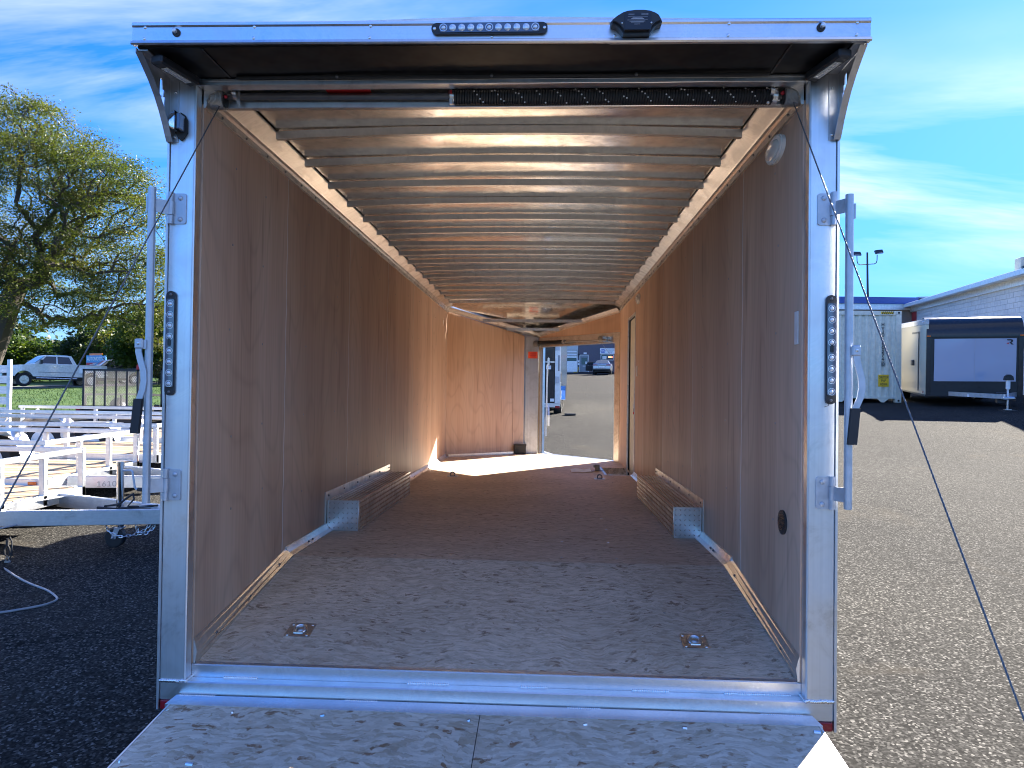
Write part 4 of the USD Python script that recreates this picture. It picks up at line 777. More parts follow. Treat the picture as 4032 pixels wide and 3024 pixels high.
#@@UTILITY
# ------------------------------------------------------------------ low aluminium trailers on the left
def wheel_parts(parent, c, r, w, axis, rim='rim', name='wheel'):
    c = np.asarray(c, float); a = np.asarray(axis, float); a /= np.linalg.norm(a)
    wp = part(parent, name, MB().tube([c-a*w/2, c-a*w*.36, c+a*w*.36, c+a*w/2], [r*.93, r, r, r*.93], 28), 'tyre', smooth=40)
    part(wp, 'rim', MB().cyl(c-a*(w/2+.004), c+a*(w/2+.004), r*.62, 20).cyl(c-a*(w/2+.03), c+a*(w/2+.03), r*.16, 10), rim)
    return wp
def utility(label, x0, yc, zg, half=.83, L=3.5, rail=.38, deckz=.39, fender=True, tongue=1.35, jack=False, slope=.02):
    """Local axes: x runs back along the deck (to -x in the world), deck front edge at x = 0."""
    t = thing('utility_trailer', label, 'utility trailer', (x0, yc, zg), rx=1.2)
    dz = deckz; B, H = .05, .1
    part(t, 'frame', MB().box(-L, 0, half-B, half, dz-H, dz, .004).box(-L, 0, -half, -half+B, dz-H, dz, .004).box(-B, 0, -half+B, half-B, dz-H-.01, dz-.004, .004).box(-L, -L+B, -half+B, half-B, dz-H, dz-.004)
         .box(-L*.35, -L*.35+.05, -half+B, half-B, dz-H, dz-.04).box(-L*.7, -L*.7+.05, -half+B, half-B, dz-H, dz-.04), 'alu_rail')
    nb = 11; w = (2*half-2*B)/nb
    for k in range(nb):
        y = -half+B+k*w; part(t, 'deck_board', MB().box(-L+B+.004, -B-.004, y+.003, y+w-.004, dz-.037, dz-.001+.0015*((k*7) % 3), .003), 'deck_wood', smooth=False)
    rz0 = dz+rail
    for sy in (-1, 1): part(t, 'top_rail', MB().box(-L, .0, sy*half-(.05 if sy > 0 else 0), sy*half+(.05 if sy < 0 else 0), rz0-.05, rz0, .004), 'alu_rail')
    part(t, 'top_rail', MB().box(-.05, .0, -half+.052, half-.052, rz0-.05, rz0, .004), 'alu_rail')
    for x, y in [(-.025, half-.025), (-.025, .26), (-.025, -.26), (-.025, -half+.025)]+[(-L*f, s*(half-.025)) for f in (.33, .66, .985) for s in (-1, 1)]:
        part(t, 'post', MB().box(x-.025, x+.025, y-.025, y+.025, dz-H, rz0-.052, .003), 'alu_rail')
    for sy in (-1, 1): part(t, 'rail_brace', MB().bar((-L+.03, sy*(half-.025), dz+.02), (-L+.34, sy*(half-.025), rz0-.06), .03, .03), 'alu_rail')
    xw = -L*.56
    for sy in (-1, 1):
        yo = sy*(half+.13); a, b = sorted((sy*(half+.01), sy*(half+.25)))
        if fender:
            o = [(-.46, .30), (-.33, .60), (-.25, .66), (.25, .66), (.33, .60), (.46, .30)]; fm = MB()
            for (p, q), (r, u) in zip(o, o[1:]): fm.add(hull([(xw+x, y, z+dz_) for x, z in ((p, q), (r, u)) for y in (a, b) for dz_ in (0, .006)]))
            fd = part(t, 'fender', fm, 'alu_rail', smooth=False)
            part(fd, 'fender_skirt', MB().ext(Polygon([(xw+x, z) for x, z in o]).difference(Polygon([(xw+x*.86, z-.07) for x, z in o]+[(xw+.6, 0), (xw-.6, 0)])), .005, TF((0, yo+.118, 0), (1, 0, 0), (0, 0, 1), (0, -1, 0))), 'alu_rail')
        wheel_parts(t, (xw, yo, .31), .30, .19, (0, 1, 0), 'galv_white')
        part(t, 'side_marker', MB().box(-.16, -.08, sy*(half+.001), sy*(half+.02), dz-.08, dz-.025, .004), 'orange_lens')
    part(t, 'axle', MB().cyl((xw, -half-.05, .31), (xw, half+.05, .31), .03, 10), 'steel_grey')
    for sy in (-1, 1):
        part(t, 'tongue_beam', MB().bar((-.02, sy*.47, dz-.075), (tongue, sy*.05, dz-.105), .05, .125, .004), 'alu_rail')
    part(t, 'coupler', MB().add(hull([(tongue-.33, y, z) for y in (-.06, .06) for z in (dz-.165, dz-.025)]+[(tongue+.08, y, z) for y in (-.035, .035) for z in (dz-.13, dz-.045)])).ball((tongue+.12, 0, dz-.10), .05, 2).box(tongue-.02, tongue+.08, -.012, .012, dz-.04, dz-.015), 'galvanised')
    part(t, 'corner_gusset', MB().add(prism([(-.0, .50), (.09, .44), (.0, .12)], dz-.04, dz-.034)).add(prism([(-.0, -.50), (.09, -.44), (.0, -.12)], dz-.04, dz-.034)), 'alu_rail')
    return t
UA = utility('nearest low aluminium trailer with wood deck, jack wheel and flame badge on its tongue', -4.30, 3.32, .20, jack=True)
UB = utility('second low aluminium trailer with 16100 pencilled along its tongue', -4.72, 4.98, .29)
UC = utility('third low aluminium trailer with pale boxy fenders, in front of the mesh gates', -4.55, 6.72, .39)
UD = utility('farthest of the low aluminium trailers with wood decks, nearest the lawn', -4.9, 8.55, .48, L=4.0)
# jack, chains and badge of the nearest one (local axes)
jk = part(UA, 'tongue_jack', MB().cyl((.85, .0, .17), (.85, 0, .72), .030, 14).cyl((.85, 0, .70), (.85, 0, .735), .033, 14).cyl((.85, 0, .13), (.85, 0, .3), .024, 12).box(.80, .90, -.06, .06, .30, .31), 'chrome')
part(jk, 'jack_crank', MB().tube([(.88, 0, .66), (.95, -.01, .665), (.965, -.015, .65), (.99, -.02, .52), (1.0, -.02, .505), (1.11, -.03, .50)], .009, 8), 'galvanised')
part(jk, 'crank_grip', MB().cyl((1.02, -.022, .503), (1.13, -.032, .499), .016, 10), 'black_rubber')
jw = part(jk, 'jack_wheel', MB().tube([(.81, -.03, .085), (.81, -.02, .085), (.81, .02, .085), (.81, .03, .085)], [.075, .088, .088, .075], 26), 'black_plastic')
part(jk, 'wheel_fork', MB().add(hull([(.79, -.036, .075), (.83, -.036, .075), (.82, -.036, .17), (.87, -.036, .17), (.79, -.032, .075), (.83, -.032, .075), (.82, -.032, .17), (.87, -.032, .17)])).add(hull([(.79, .036, .075), (.83, .036, .075), (.82, .036, .17), (.87, .036, .17), (.79, .032, .075), (.83, .032, .075), (.82, .032, .17), (.87, .032, .17)])).box(.815, .885, -.036, .036, .165, .172).ball((.81, -.038, .088), .012, 1), 'galvanised')
ch_ = MB()
def chain(pts, mb, n):
    p = np.asarray(pts, float); d = np.r_[0, np.cumsum(np.linalg.norm(np.diff(p, axis=0), axis=1))]; t = np.linspace(0, d[-1], n)
    q = np.stack([np.interp(t, d, p[:, k]) for k in range(3)], 1)
    for i in range(n-1):
        a, b = q[i], q[i+1]; x = (b-a)/np.linalg.norm(b-a); y = np.cross(x, (0, 1, 0) if i % 2 else (.3, .2, 1)); y /= np.linalg.norm(y); z = np.cross(x, y); L = np.linalg.norm(b-a)*.72; k = np.linspace(0, 2*PI, 9)[:-1]
        ring = (a+b)/2+L*np.cos(k)[:, None]*x+.011*np.sin(k)[:, None]*y; ring = np.r_[ring, ring[:1]]
        mb.tube(ring, .0034, 5, False)
u_t = np.linspace(0, 1, 14)
chain([(.80, -.17, .34), (.83, -.19, .25), (.87, -.18, .16), (.95, -.15, .12), (1.04, -.10, .13), (1.12, -.07, .17), (1.16, -.05, .24)], ch_, 20)
chain([(1.05, -.10, .22), (1.08, -.12, .15), (1.13, -.10, .14), (1.18, -.07, .18), (1.2, -.05, .26)], ch_, 12)
part(UA, 'safety_chain', ch_, 'zinc_bright')
part(UA, 'wiring_loom', MB().tube([(.75, -.06, .36), (.88, -.07, .38), (.95, -.05, .44), (1.0, -.06, .47), (1.02, -.08, .43), (.97, -.09, .37), (1.05, -.05, .36), (1.2, -.03, .37)], .009, 6).tube([(.7, -.08, .35), (.85, -.1, .345), (1.0, -.07, .35), (1.15, -.06, .345)], .012, 6).tube([(-.35, -.5, .36), (-.12, -.56, .40), (-.02, -.52, .36), (.05, -.46, .27)], .008, 6), 'black_rubber')
bd = part(UA, 'flame_badge', MB().ext(affinity.scale(Point(0, 0).buffer(1), .085, .034), .001, TF((.10, -.4555, .305), (.953, .30, 0), (0, 0, 1), (.30, -.953, 0))), 'dark_text', label='black oval badge reading H&H')
FT = TF((.10, -.4561, .305), (.953, .30, 0), (0, 0, 1), (.30, -.953, 0))
fl_ = MB()
for k in range(7):
    z = .038-.0125*k; L = .11+.03*math.sin(k*2.1+1)
    fl_.ext(Polygon([(.03, z-.008), (.09, z-.002), (.085+L, z+.010), (.10, z+.008), (.03, z+.006)]), .0008, FT); fl_.ext(Polygon([(-.03, z-.008), (-.09, z-.002), (-.085-L, z+.010), (-.10, z+.008), (-.03, z+.006)]), .0008, FT)
part(bd, 'flames', fl_, 'red_text', kind='stuff')
part(bd, 'lettering', MB().text('H&H', .034, FT@TF((0, -.014, .0015), (1, 0, 0), (0, 1, 0), (0, 0, 1)), .001, True, True), 'white_text')
def beamT(sy, x, dz): # face of the near tongue beam looking at us
    return TF((x, -.5+x*.31, dz), (.953, .30, 0), (0, 0, 1), (.30, -.953, 0))
part(UB, 'pencil_number', MB().text('16100', .055, TF((.38, -.383, .262), (.954, .30, 0), (0, 0, 1), (.30, -.954, 0)), .001, False, True), 'grey_text')
# security cable with padlock under the nearest tongue, hose on the ground
sec = thing('security_cable', 'black looped lock cable with padlock hanging below the nearest tongue', 'lock cable', (-4.1, 2.9, .2))
part(sec, 'cable', MB().tube([(-.30, .05, .13), (-.28, .03, .05), (-.2, .0, -.015), (-.08, -.02, -.04), (.0, -.03, -.025), (.025, -.035, .0), (.035, -.035, .05), (.03, -.03, .12), (.01, -.03, .16)], .006, 8).tube([(-.005, -.035, .15), (-.006, -.035, .10), (-.03, -.035, .06), (-.025, -.035, .02), (.0, -.035, .0), (.02, -.035, .03), (.012, -.035, .07), (-.004, -.035, .10)], .006, 8).cyl((-.005, -.035, .09), (-.005, -.035, .135), .011, 10), 'black_rubber')
part(sec, 'padlock', MB().box(-.022, .022, -.05, -.025, -.065, -.03, .004).tube([(-.012, -.037, -.03), (-.012, -.037, -.005), (0, -.037, .006), (.012, -.037, -.005), (.012, -.037, -.03)], .004, 6), 'steel_grey')
hs = np.array([(-4.02, 2.86, .46), (-4.12, 2.78, .44), (-4.24, 2.72, .38), (-4.30, 2.72, .30), (-4.30, 2.76, .22), (-4.20, 2.80, .165), (-4.152, 2.80, .150), (-3.95, 2.66, .150), (-3.768, 2.512, .146), (-3.6, 2.39, .14), (-3.451, 2.295, .136), (-3.286, 2.195, .131), (-3.17, 2.10, .126), (-3.10, 2.01, .120), (-3.11, 1.93, .116), (-3.18, 1.85, .112), (-3.292, 1.762, .108), (-3.6, 1.66, .10), (-4.2, 1.62, .10), (-5, 1.75, .11)])
from scipy.interpolate import CubicSpline
tt = np.r_[0, np.cumsum(np.linalg.norm(np.diff(hs, axis=0), axis=1))]; hp_ = CubicSpline(tt, hs)(np.linspace(0, tt[-1], 140)); hp_[60:, 2] = np.maximum(hp_[60:, 2], g(hp_[60:, 0], hp_[60:, 1])+.007)
solo('ground_cord', 'pale grey cord curling across the shaded asphalt from the nearest tongue', 'cord', MB().tube(hp_, .0075, 8), 'cord_grey', smooth=True)
# upright slatted ramp gate
ug = thing('ramp_gate', 'aluminium slatted ramp gate standing upright at the left edge behind the low trailers', 'ramp gate', (-8.66, 8.82, gz(-8.66, 8.82)))
part(ug, 'stile', MB().box(-.06, 0, -.03, .03, .02, 1.66, .004), 'alu_rail'); part(ug, 'stile', MB().box(-1.5, -1.44, -.03, .03, .02, 1.66, .004), 'alu_rail')
for k in range(9):
    z = 1.44-k*.175; m_ = MB()
    for j in range(5): m_.box(-1.44, -.06, -.02-.004*(j % 2), .01, z+j*.025, z+j*.025+.024)
    part(ug, 'slat', m_, 'galv_white', smooth=False)
part(ug, 'foot', MB().box(-.2, .02, -.25, .25, 0, .02).box(-1.5, -1.3, -.25, .25, 0, .02), 'alu_rail')
# black trailers with mesh gates
def mesh_gate_trailer(label, x, y):
    t = thing('mesh_gate_trailer', label, 'utility trailer', (x, y, gz(x, y)))
    W, z0, z1 = .72, .42, 1.38
    part(t, 'frame', MB().box(-.78, .78, .04, .12, .32, .42).box(-.78, -.68, .12, 3.4, .32, .42).box(.68, .78, .12, 3.4, .32, .42).box(-.86, -.74, -.03, .06, .26, .47).box(.74, .86, -.03, .06, .26, .47), 'black_paint')
    part(t, 'deck', MB().box(-.68, .68, .12, 3.4, .36, .40), 'timber_dark')
    for s_ in (-1, 1): part(t, 'side_rail', MB().box(s_*.73, s_*.78, .12, 3.4, .72, .77).box(s_*.73, s_*.78, .15, .2, .42, .72).box(s_*.73, s_*.78, 1.7, 1.75, .42, .72), 'black_paint'); wheel_parts(t, (s_*.92, 1.9, .33), .33, .2, (1, 0, 0))
    gt = part(t, 'mesh_gate', MB().box(-W, -W+.05, 0, .035, z0, z1).box(W-.05, W, 0, .035, z0, z1).box(-W, W, 0, .035, z1-.045, z1).box(-W, W, 0, .035, z0, z0+.05), 'black_paint')
    for k in range(1, 5): xk = -W+.02+k*(2*W-.04)/5; part(gt, 'gate_bar', MB().box(xk-.022, xk+.022, .002, .03, z0+.05, z1-.045), 'black_paint')
    mm = MB(); st = .045; h = z1-z0-.09; zb = z0+.05
    for k in np.arange(-W-h*.6, W+h*.6, st):
        for sg in (-1, 1):
            a, b = np.array([k, zb]), np.array([k+sg*h*.6, zb+h])
            lo, hi = 0., 1.; d = b[0]-a[0]
            for lim, s2 in ((-W+.03, 1), (W-.03, -1)):
                f0 = (a[0]-lim)*s2; f1 = (b[0]-lim)*s2
                if f0 < 0 and f1 < 0: lo = 2
                elif f0 < 0: lo = max(lo, f0/(f0-f1))
                elif f1 < 0: hi = min(hi, f0/(f0-f1))
            if hi-lo < .02: continue
            p, q = a+(b-a)*lo, a+(b-a)*hi; mm.bar((p[0], .018+.003*sg, p[1]), (q[0], .018+.003*sg, q[1]), .004, .007, up=(0, 1, 0))
    part(gt, 'expanded_mesh', mm, 'black_paint', smooth=False, kind='stuff')
    part(t, 'tail_lamp', MB().box(-.85, -.75, -.035, -.028, .34, .42), 'red_lens'); return t
mesh_gate_trailer('black trailer with a tall mesh ramp gate, seen left of the grey lock bar', -10.62, 14.72)
mesh_gate_trailer('black trailer with mesh gate half hidden behind the left post of the open trailer', -8.72, 14.9)

#@@VEHICLES
# ------------------------------------------------------------------ vehicles
def shell(t, name, m_, prof, half, zc, tuck=.10, arches=(), ar=.40, rnd=.05, bulge=.02):
    """Body side profile (y along, z up) given width with rounded, tucked flanks; wheel arches cut out."""
    P = Polygon(prof)
    for yc_, zc_ in arches: P = P.difference(Point(yc_, zc_).buffer(ar, quad_segs=10))
    n = 9; ms = []
    xs_ = np.linspace(-half, half, n); e = [abs(x)/half for x in xs_]
    P = orient(P, 1.0); base = m3.CrossSection([np.asarray(P.exterior.coords)[:-1].tolist()])
    body = m3.Manifold.extrude(base, 2*half).rotate((90, 0, 90)).translate((-half, 0, 0))
    body = body.refine_to_length(.12)
    def wp(v):
        v = np.array(v); x = v[:, 0]/half; zz = (v[:, 2]-zc)/.6
        v[:, 0] = v[:, 0]*(1-tuck*np.clip(zz, 0, 1)**2-.05*np.clip(-zz, 0, 1)**2); L0, L1 = min(p[0] for p in prof), max(p[0] for p in prof)
        yy = (v[:, 1]-(L0+L1)/2)/((L1-L0)/2); v[:, 0] *= 1-.10*np.clip(np.abs(yy)-.72, 0, 1)/.28
        return v
    return part(t, name, body.warp_batch(wp), m_, smooth=38)
def cabin(y0b, y0t, y1t, y1b, zb, zt, wb, wt):
    return hull([(s*wb, y, zb) for s in (-1, 1) for y in (y0b, y1b)]+[(s*wt, y, zt) for s in (-1, 1) for y in (y0t, y1t)]+[(s*wt*.8, y, zt+.035) for s in (-1, 1) for y in (y0t-(y0t-y1t)*.15, y1t+(y0t-y1t)*.15)])
def quad(pts, off, n):
    p = np.asarray(pts, float); n = np.asarray(n, float)/np.linalg.norm(n); return hull(np.r_[p+n*off, p-n*.01])
def side_glass(y0, y1, yt0, yt1, zb, zt, wb, wt, z0, z1, s):
    w = lambda z: s*(wb+(wt-wb)*(z-z0)/(z1-z0)); return quad([(w(zb), y0, zb), (w(zb), y1, zb), (w(zt), yt1, zt), (w(zt), yt0, zt)], .006, (s, 0, .25))
def vehicle_heading(fx, fy): return math.degrees(math.atan2(-fx, fy))
HV = vehicle_heading(-.6, -.8)
def pickup(label, loc, rz):
    t = thing('pickup_truck', label, 'pickup truck', loc, rz)
    fy, ry, R = 1.78, -1.90, .41
    shell(t, 'body', 'white_paint', [(2.62, .62), (2.68, .75), (2.68, 1.12), (2.58, 1.24), (1.3, 1.36), (1.1, 1.38), (-2.85, 1.40), (-2.9, 1.38), (-2.92, .75), (-2.86, .62)], .98, 1.0, .05, [(fy, .45), (ry, .45)], .50)
    part(t, 'cab', cabin(1.25, .55, -.85, -1.12, 1.36, 1.93, .90, .72), 'white_paint', smooth=50)
    ws_ = [(s*.80*k, y, z) for s in (-1, 1) for y, z, k in ((1.17, 1.43, 1.), (.64, 1.86, .90))]
    part(t, 'windscreen', hull([(x, y+.02, z+.015) for x, y, z in ws_]+[(x, y-.02, z-.01) for x, y, z in ws_]), 'glass_dark')
    for s in (-1, 1):
        part(t, 'side_window', side_glass(1.0, .05, .55, .03, 1.42, 1.86, .90, .72, 1.36, 1.93, s), 'glass_dark'); part(t, 'side_window', side_glass(-.05, -.86, -.05, -.70, 1.42, 1.86, .90, .72, 1.36, 1.93, s), 'glass_dark')
        dr = part(t, 'door', MB().box(s*.978, s*.984, .03, 1.12, .72, 1.36), 'white_paint'); part(dr, 'door_handle', MB().box(s*.984, s*1.0, .08, .24, 1.22, 1.26), 'zinc_bright')
        dr = part(t, 'door', MB().box(s*.978, s*.984, -.95, .0, .72, 1.36), 'white_paint'); part(dr, 'door_handle', MB().box(s*.984, s*1.0, -.28, -.12, 1.22, 1.26), 'zinc_bright')
        part(t, 'side_moulding', MB().box(s*.984, s*.995, -.9, 1.05, .86, .90), 'grey_text')
        part(t, 'mirror', MB().box(s*1.0, s*1.22, .88, 1.0, 1.38, 1.64, .02).box(s*.85, s*1.02, .92, .96, 1.42, 1.46), 'black_plastic')
        wheel_parts(t, (s*.86, fy, R), R, .26, (1, 0, 0)); wheel_parts(t, (s*.93, ry, R), R, .28, (1, 0, 0))
        part(t, 'rear_flare', MB().add(hull([(s*x, y, z) for x, y, z in ((.96, -1.25, 1.25), (.96, -2.6, 1.25), (1.14, -1.4, 1.08), (1.14, -2.45, 1.08), (1.14, -1.35, .86), (1.14, -2.5, .86), (.96, -1.2, .86), (.96, -2.65, .86))])-m3.Manifold.cylinder(3, .49, .49, 28, True).rotate((0, 90, 0)).translate((0, ry, .45))), 'white_paint')
        part(t, 'headlight', MB().box(s*.52, s*.93, 2.60, 2.70, .93, 1.16, .02), 'led_grey'); part(t, 'cab_light', MB().box(s*.3, s*.4, .40, .48, 1.955, 1.985), 'black_plastic')
        part(t, 'step_bar', MB().cyl((s*.97, 1.15, .52), (s*.97, -1.1, .52), .04, 8), 'zinc_bright')
    part(t, 'grille', MB().box(-.5, .5, 2.62, 2.71, .85, 1.16, .02), 'chrome'); part(t, 'bumper', MB().box(-.98, .98, 2.58, 2.86, .48, .84, .05), 'black_plastic')
    part(t, 'fog_lamp', MB().box(-.75, -.5, 2.855, 2.87, .62, .74).box(.5, .75, 2.855, 2.87, .62, .74), 'led_grey')
    part(t, 'underbody', MB().box(-.75, .75, -2.8, 2.4, .42, .70), 'black_plastic'); part(t, 'bed_liner', MB().box(-.80, .80, -2.8, -1.2, 1.385, 1.412), 'black_plastic')
    return t
def suv(label, loc, rz):
    t = thing('suv', label, 'car', loc, rz); fy, ry, R = 1.36, -1.33, .36
    shell(t, 'body', 'suv_paint', [(2.2, .42), (2.28, .58), (2.24, .86), (2.05, .98), (1.0, 1.10), (-1.9, 1.13), (-2.25, 1.10), (-2.32, .7), (-2.26, .42)], .93, .85, .06, [(fy, .37), (ry, .37)], .43)
    part(t, 'cabin', cabin(1.0, .30, -1.75, -2.22, 1.08, 1.66, .86, .66), 'suv_paint', smooth=50)
    ws_ = [(s*.74*k, y, z) for s in (-1, 1) for y, z, k in ((.92, 1.15, 1.), (.38, 1.60, .86))]
    part(t, 'windscreen', hull([(x, y+.02, z+.015) for x, y, z in ws_]+[(x, y-.02, z-.01) for x, y, z in ws_]), 'glass_dark')
    for s in (-1, 1):
        for a, b, c_, d in ((.75, .0, .28, .0), (-.08, -.85, -.08, -.85), (-.93, -1.85, -.93, -1.60)): part(t, 'side_window', side_glass(a, b, c_, d, 1.14, 1.58, .86, .66, 1.08, 1.66, s), 'glass_dark')
        part(t, 'mirror', MB().box(s*.93, s*1.10, .68, .80, 1.10, 1.24, .02).box(s*.8, s*.95, .72, .76, 1.13, 1.17), 'black_plastic')
        wheel_parts(t, (s*.82, fy, R), R, .23, (1, 0, 0)); wheel_parts(t, (s*.82, ry, R), R, .23, (1, 0, 0))
        part(t, 'headlight', MB().box(s*.50, s*.84, 2.12, 2.27, .78, .93, .02), 'led_grey'); part(t, 'tail_light', MB().box(s*.66, s*.88, -2.34, -2.2, .85, 1.1, .02), 'red_lens')
        part(t, 'door_handle', MB().box(s*.925, s*.945, .1, .26, .97, 1.01).box(s*.925, s*.945, -.75, -.6, .97, 1.01), 'zinc_bright', kind='stuff'); part(t, 'roof_rail', MB().cyl((s*.6, .1, 1.72), (s*.6, -1.6, 1.72), .02, 6), 'black_plastic')
    part(t, 'bumper', MB().box(-.88, .88, 2.1, 2.33, .34, .72, .05), 'black_plastic'); part(t, 'grille', MB().box(-.45, .45, 2.2, 2.29, .70, .9, .02), 'zinc_bright'); part(t, 'underbody', MB().box(-.7, .7, -2.1, 2.1, .28, .5), 'black_plastic')
    return t
def sedan(label, loc, rz):
    t = thing('sedan_car', label, 'car', loc, rz); fy, ry, R = 1.42, -1.42, .33
    shell(t, 'body', 'silver_paint', [(2.3, .36), (2.40, .5), (2.34, .70), (2.1, .80), (.95, .93), (-1.75, 1.0), (-2.28, 1.0), (-2.38, .9), (-2.40, .5), (-2.32, .36)], .92, .7, .08, [(fy, .34), (ry, .34)], .39)
    part(t, 'cabin', cabin(1.05, .22, -.95, -1.85, .92, 1.36, .80, .56), 'silver_paint', smooth=50)
    rw = [(s*.66*k, y, z) for s in (-1, 1) for y, z, k in ((-1.72, 1.02, 1.), (-1.08, 1.34, .80))]
    part(t, 'rear_window', hull([(x, y-.03, z+.02) for x, y, z in rw]+[(x, y+.03, z-.02) for x, y, z in rw]), 'glass_dark')
    ws_ = [(s*.7*k, y, z) for s in (-1, 1) for y, z, k in ((.95, .98, 1.), (.32, 1.32, .82))]; part(t, 'windscreen', hull([(x, y+.03, z+.02) for x, y, z in ws_]+[(x, y-.03, z-.02) for x, y, z in ws_]), 'glass_dark')
    for s in (-1, 1):
        part(t, 'side_window', side_glass(.75, -1.35, .25, -.95, .98, 1.30, .80, .56, .92, 1.36, s), 'glass_dark'); wheel_parts(t, (s*.80, fy, R), R, .22, (1, 0, 0)); wheel_parts(t, (s*.80, ry, R), R, .22, (1, 0, 0))
        part(t, 'tail_light', MB().box(s*.42, s*.86, -2.42, -2.28, .80, .92, .015), 'red_lens')
    part(t, 'number_plate', MB().box(-.26, .26, -2.43, -2.40, .62, .74), 'white_text'); part(t, 'boot_trim', MB().box(-.42, .42, -2.415, -2.35, .82, .87), 'black_plastic')
    part(t, 'rear_bumper', MB().box(-.84, .84, -2.45, -2.25, .32, .5, .04), 'black_plastic'); part(t, 'underbody', MB().box(-.7, .7, -2.2, 2.2, .22, .4), 'black_plastic')
    d = part(t, 'open_door', MB().add(hull([(-.90, .60, .35), (-1.75, .15, .38), (-.90, .60, .92), (-1.75, .15, .95), (-.84, .56, .35), (-1.69, .11, .38), (-.84, .56, .92), (-1.69, .11, .95)])), 'black_plastic', label='black inner side of the open driver door')
    part(d, 'door_window', MB().add(hull([(-.90, .58, .95), (-1.72, .13, .97), (-1.05, .5, 1.30), (-1.5, .26, 1.30), (-.88, .56, .95), (-1.70, .11, .97), (-1.03, .48, 1.30), (-1.48, .24, 1.30)])), 'glass_dark')
    return t
def gnd(x, y): return (x, y, gz(x, y))
fr_ = np.array([-.6, -.8]); lf_ = np.array([.8, -.6])
pc = np.array([-31.1, 39.2])-fr_*1.78-lf_*.99
pickup('white crew cab pickup with wide rear fenders parked on the gravel road', gnd(*pc), HV)
pc = np.array([-30.3, 44.6])-fr_*1.36-lf_*.93
suv('dark silver suv parked right behind the white pickup', gnd(*pc), HV)
sedan('silver sedan with its door open before the purple building', gnd(5.85, 69.5), vehicle_heading(.13, .99))
# white truck, only its front corner shows past the door jamb
wt = thing('white_truck', 'tall white truck beside the silver sedan, cut off by the door jamb', 'truck', gnd(9.1, 72.5), 0)
part(wt, 'bonnet', m3.Manifold.hull_points([(x, y, z) for x in (-1.0, 1.0) for y, z in ((-.6, .8), (-.6, 1.45), (-.3, 1.75), (2.2, 1.95), (2.2, .8))])-m3.Manifold.cylinder(4, .62, .62, 30, True).rotate((0, 90, 0)).translate((0, .45, .62)), 'white_paint', smooth=40)
part(wt, 'cab', hull([(x, y, z) for x in (-1.05, 1.05) for y, z in ((2.1, .8), (2.1, 1.95), (2.6, 2.75), (4.0, 2.75), (4.0, .8))]), 'white_paint')
part(wt, 'windscreen', hull([(x, y, z) for x in (-.9, .9) for y, z in ((2.08, 2.0), (2.55, 2.65), (2.1, 2.0), (2.6, 2.65))]), 'glass_dark')
for x in (-.85, .85): wheel_parts(wt, (x, .45, .55), .55, .3, (1, 0, 0)); wheel_parts(wt, (x, 3.4, .55), .55, .3, (1, 0, 0))
part(wt, 'mirror', MB().box(-1.35, -1.15, 2.3, 2.45, 1.9, 2.4, .02), 'black_plastic'); part(wt, 'bumper', MB().box(-1.05, 1.05, -.8, -.55, .5, .85, .04), 'black_plastic')

#@@SIGNS
bb = thing('billboard', 'blue and red roadside sign reading AUTOMOTIVE beyond the parked suv', 'sign', (-31.6, 46.9, gz(-31.6, 46.9)), rz=-20)
part(bb, 'sign_panel', MB().box(-.98, .98, -.04, .04, 1.18, 2.02), 'sign_blue'); part(bb, 'red_panel', MB().box(-.96, .96, -.046, -.041, 1.19, 1.50), 'red_paint')
part(bb, 'lettering', MB().text('AUTOMOTIVE', .24, XZ((0, -.041, 1.66)), .006, True, True, 1.8), 'white_text')
ln = MB()
for z, a, b in ((1.45, -.3, .55), (1.39, -.6, .8), (1.25, -.5, .7)): ln.box(a, b, -.05, -.047, z-.018, z+.018)
part(bb, 'small_print', ln, 'white_text', kind='stuff'); part(bb, 'top_trim', MB().box(-.7, .6, -.03, .03, 2.02, 2.16), 'orange_lens')
for x in (-.8, .8): part(bb, 'sign_post', MB().box(x-.05, x+.05, .04, .12, 0, 2.0), 'timber_dark')
mbx = thing('mailbox', 'red mailbox on a thin post seen through the mesh gate', 'mailbox', gnd(-24.6, 40.4))
part(mbx, 'box', MB().box(-.14, .14, -.28, .28, 1.02, 1.24).add(hull([(.14*math.cos(a), y, 1.24+.14*math.sin(a)) for a in np.linspace(0, PI, 9) for y in (-.28, .28)])), 'red_paint'); part(mbx, 'post', MB().box(-.035, .035, -.035, .035, 0, 1.02), 'timber_dark')

#@@RIGHT
# ------------------------------------------------------------------ right side of the lot
LD = math.radians(15.08)                                     # the lot's own direction
LR_ = -math.degrees(LD); PT = math.degrees(math.atan(.059))
# shipping container
ct = thing('shipping_container', 'cream corrugated shipping container with vertical black number and yellow caution sticker', 'container', (11.41, 20.62, 1.462), rz=-1.0)
Lc, Hc, Wc = 2.44, 2.9, 6.06
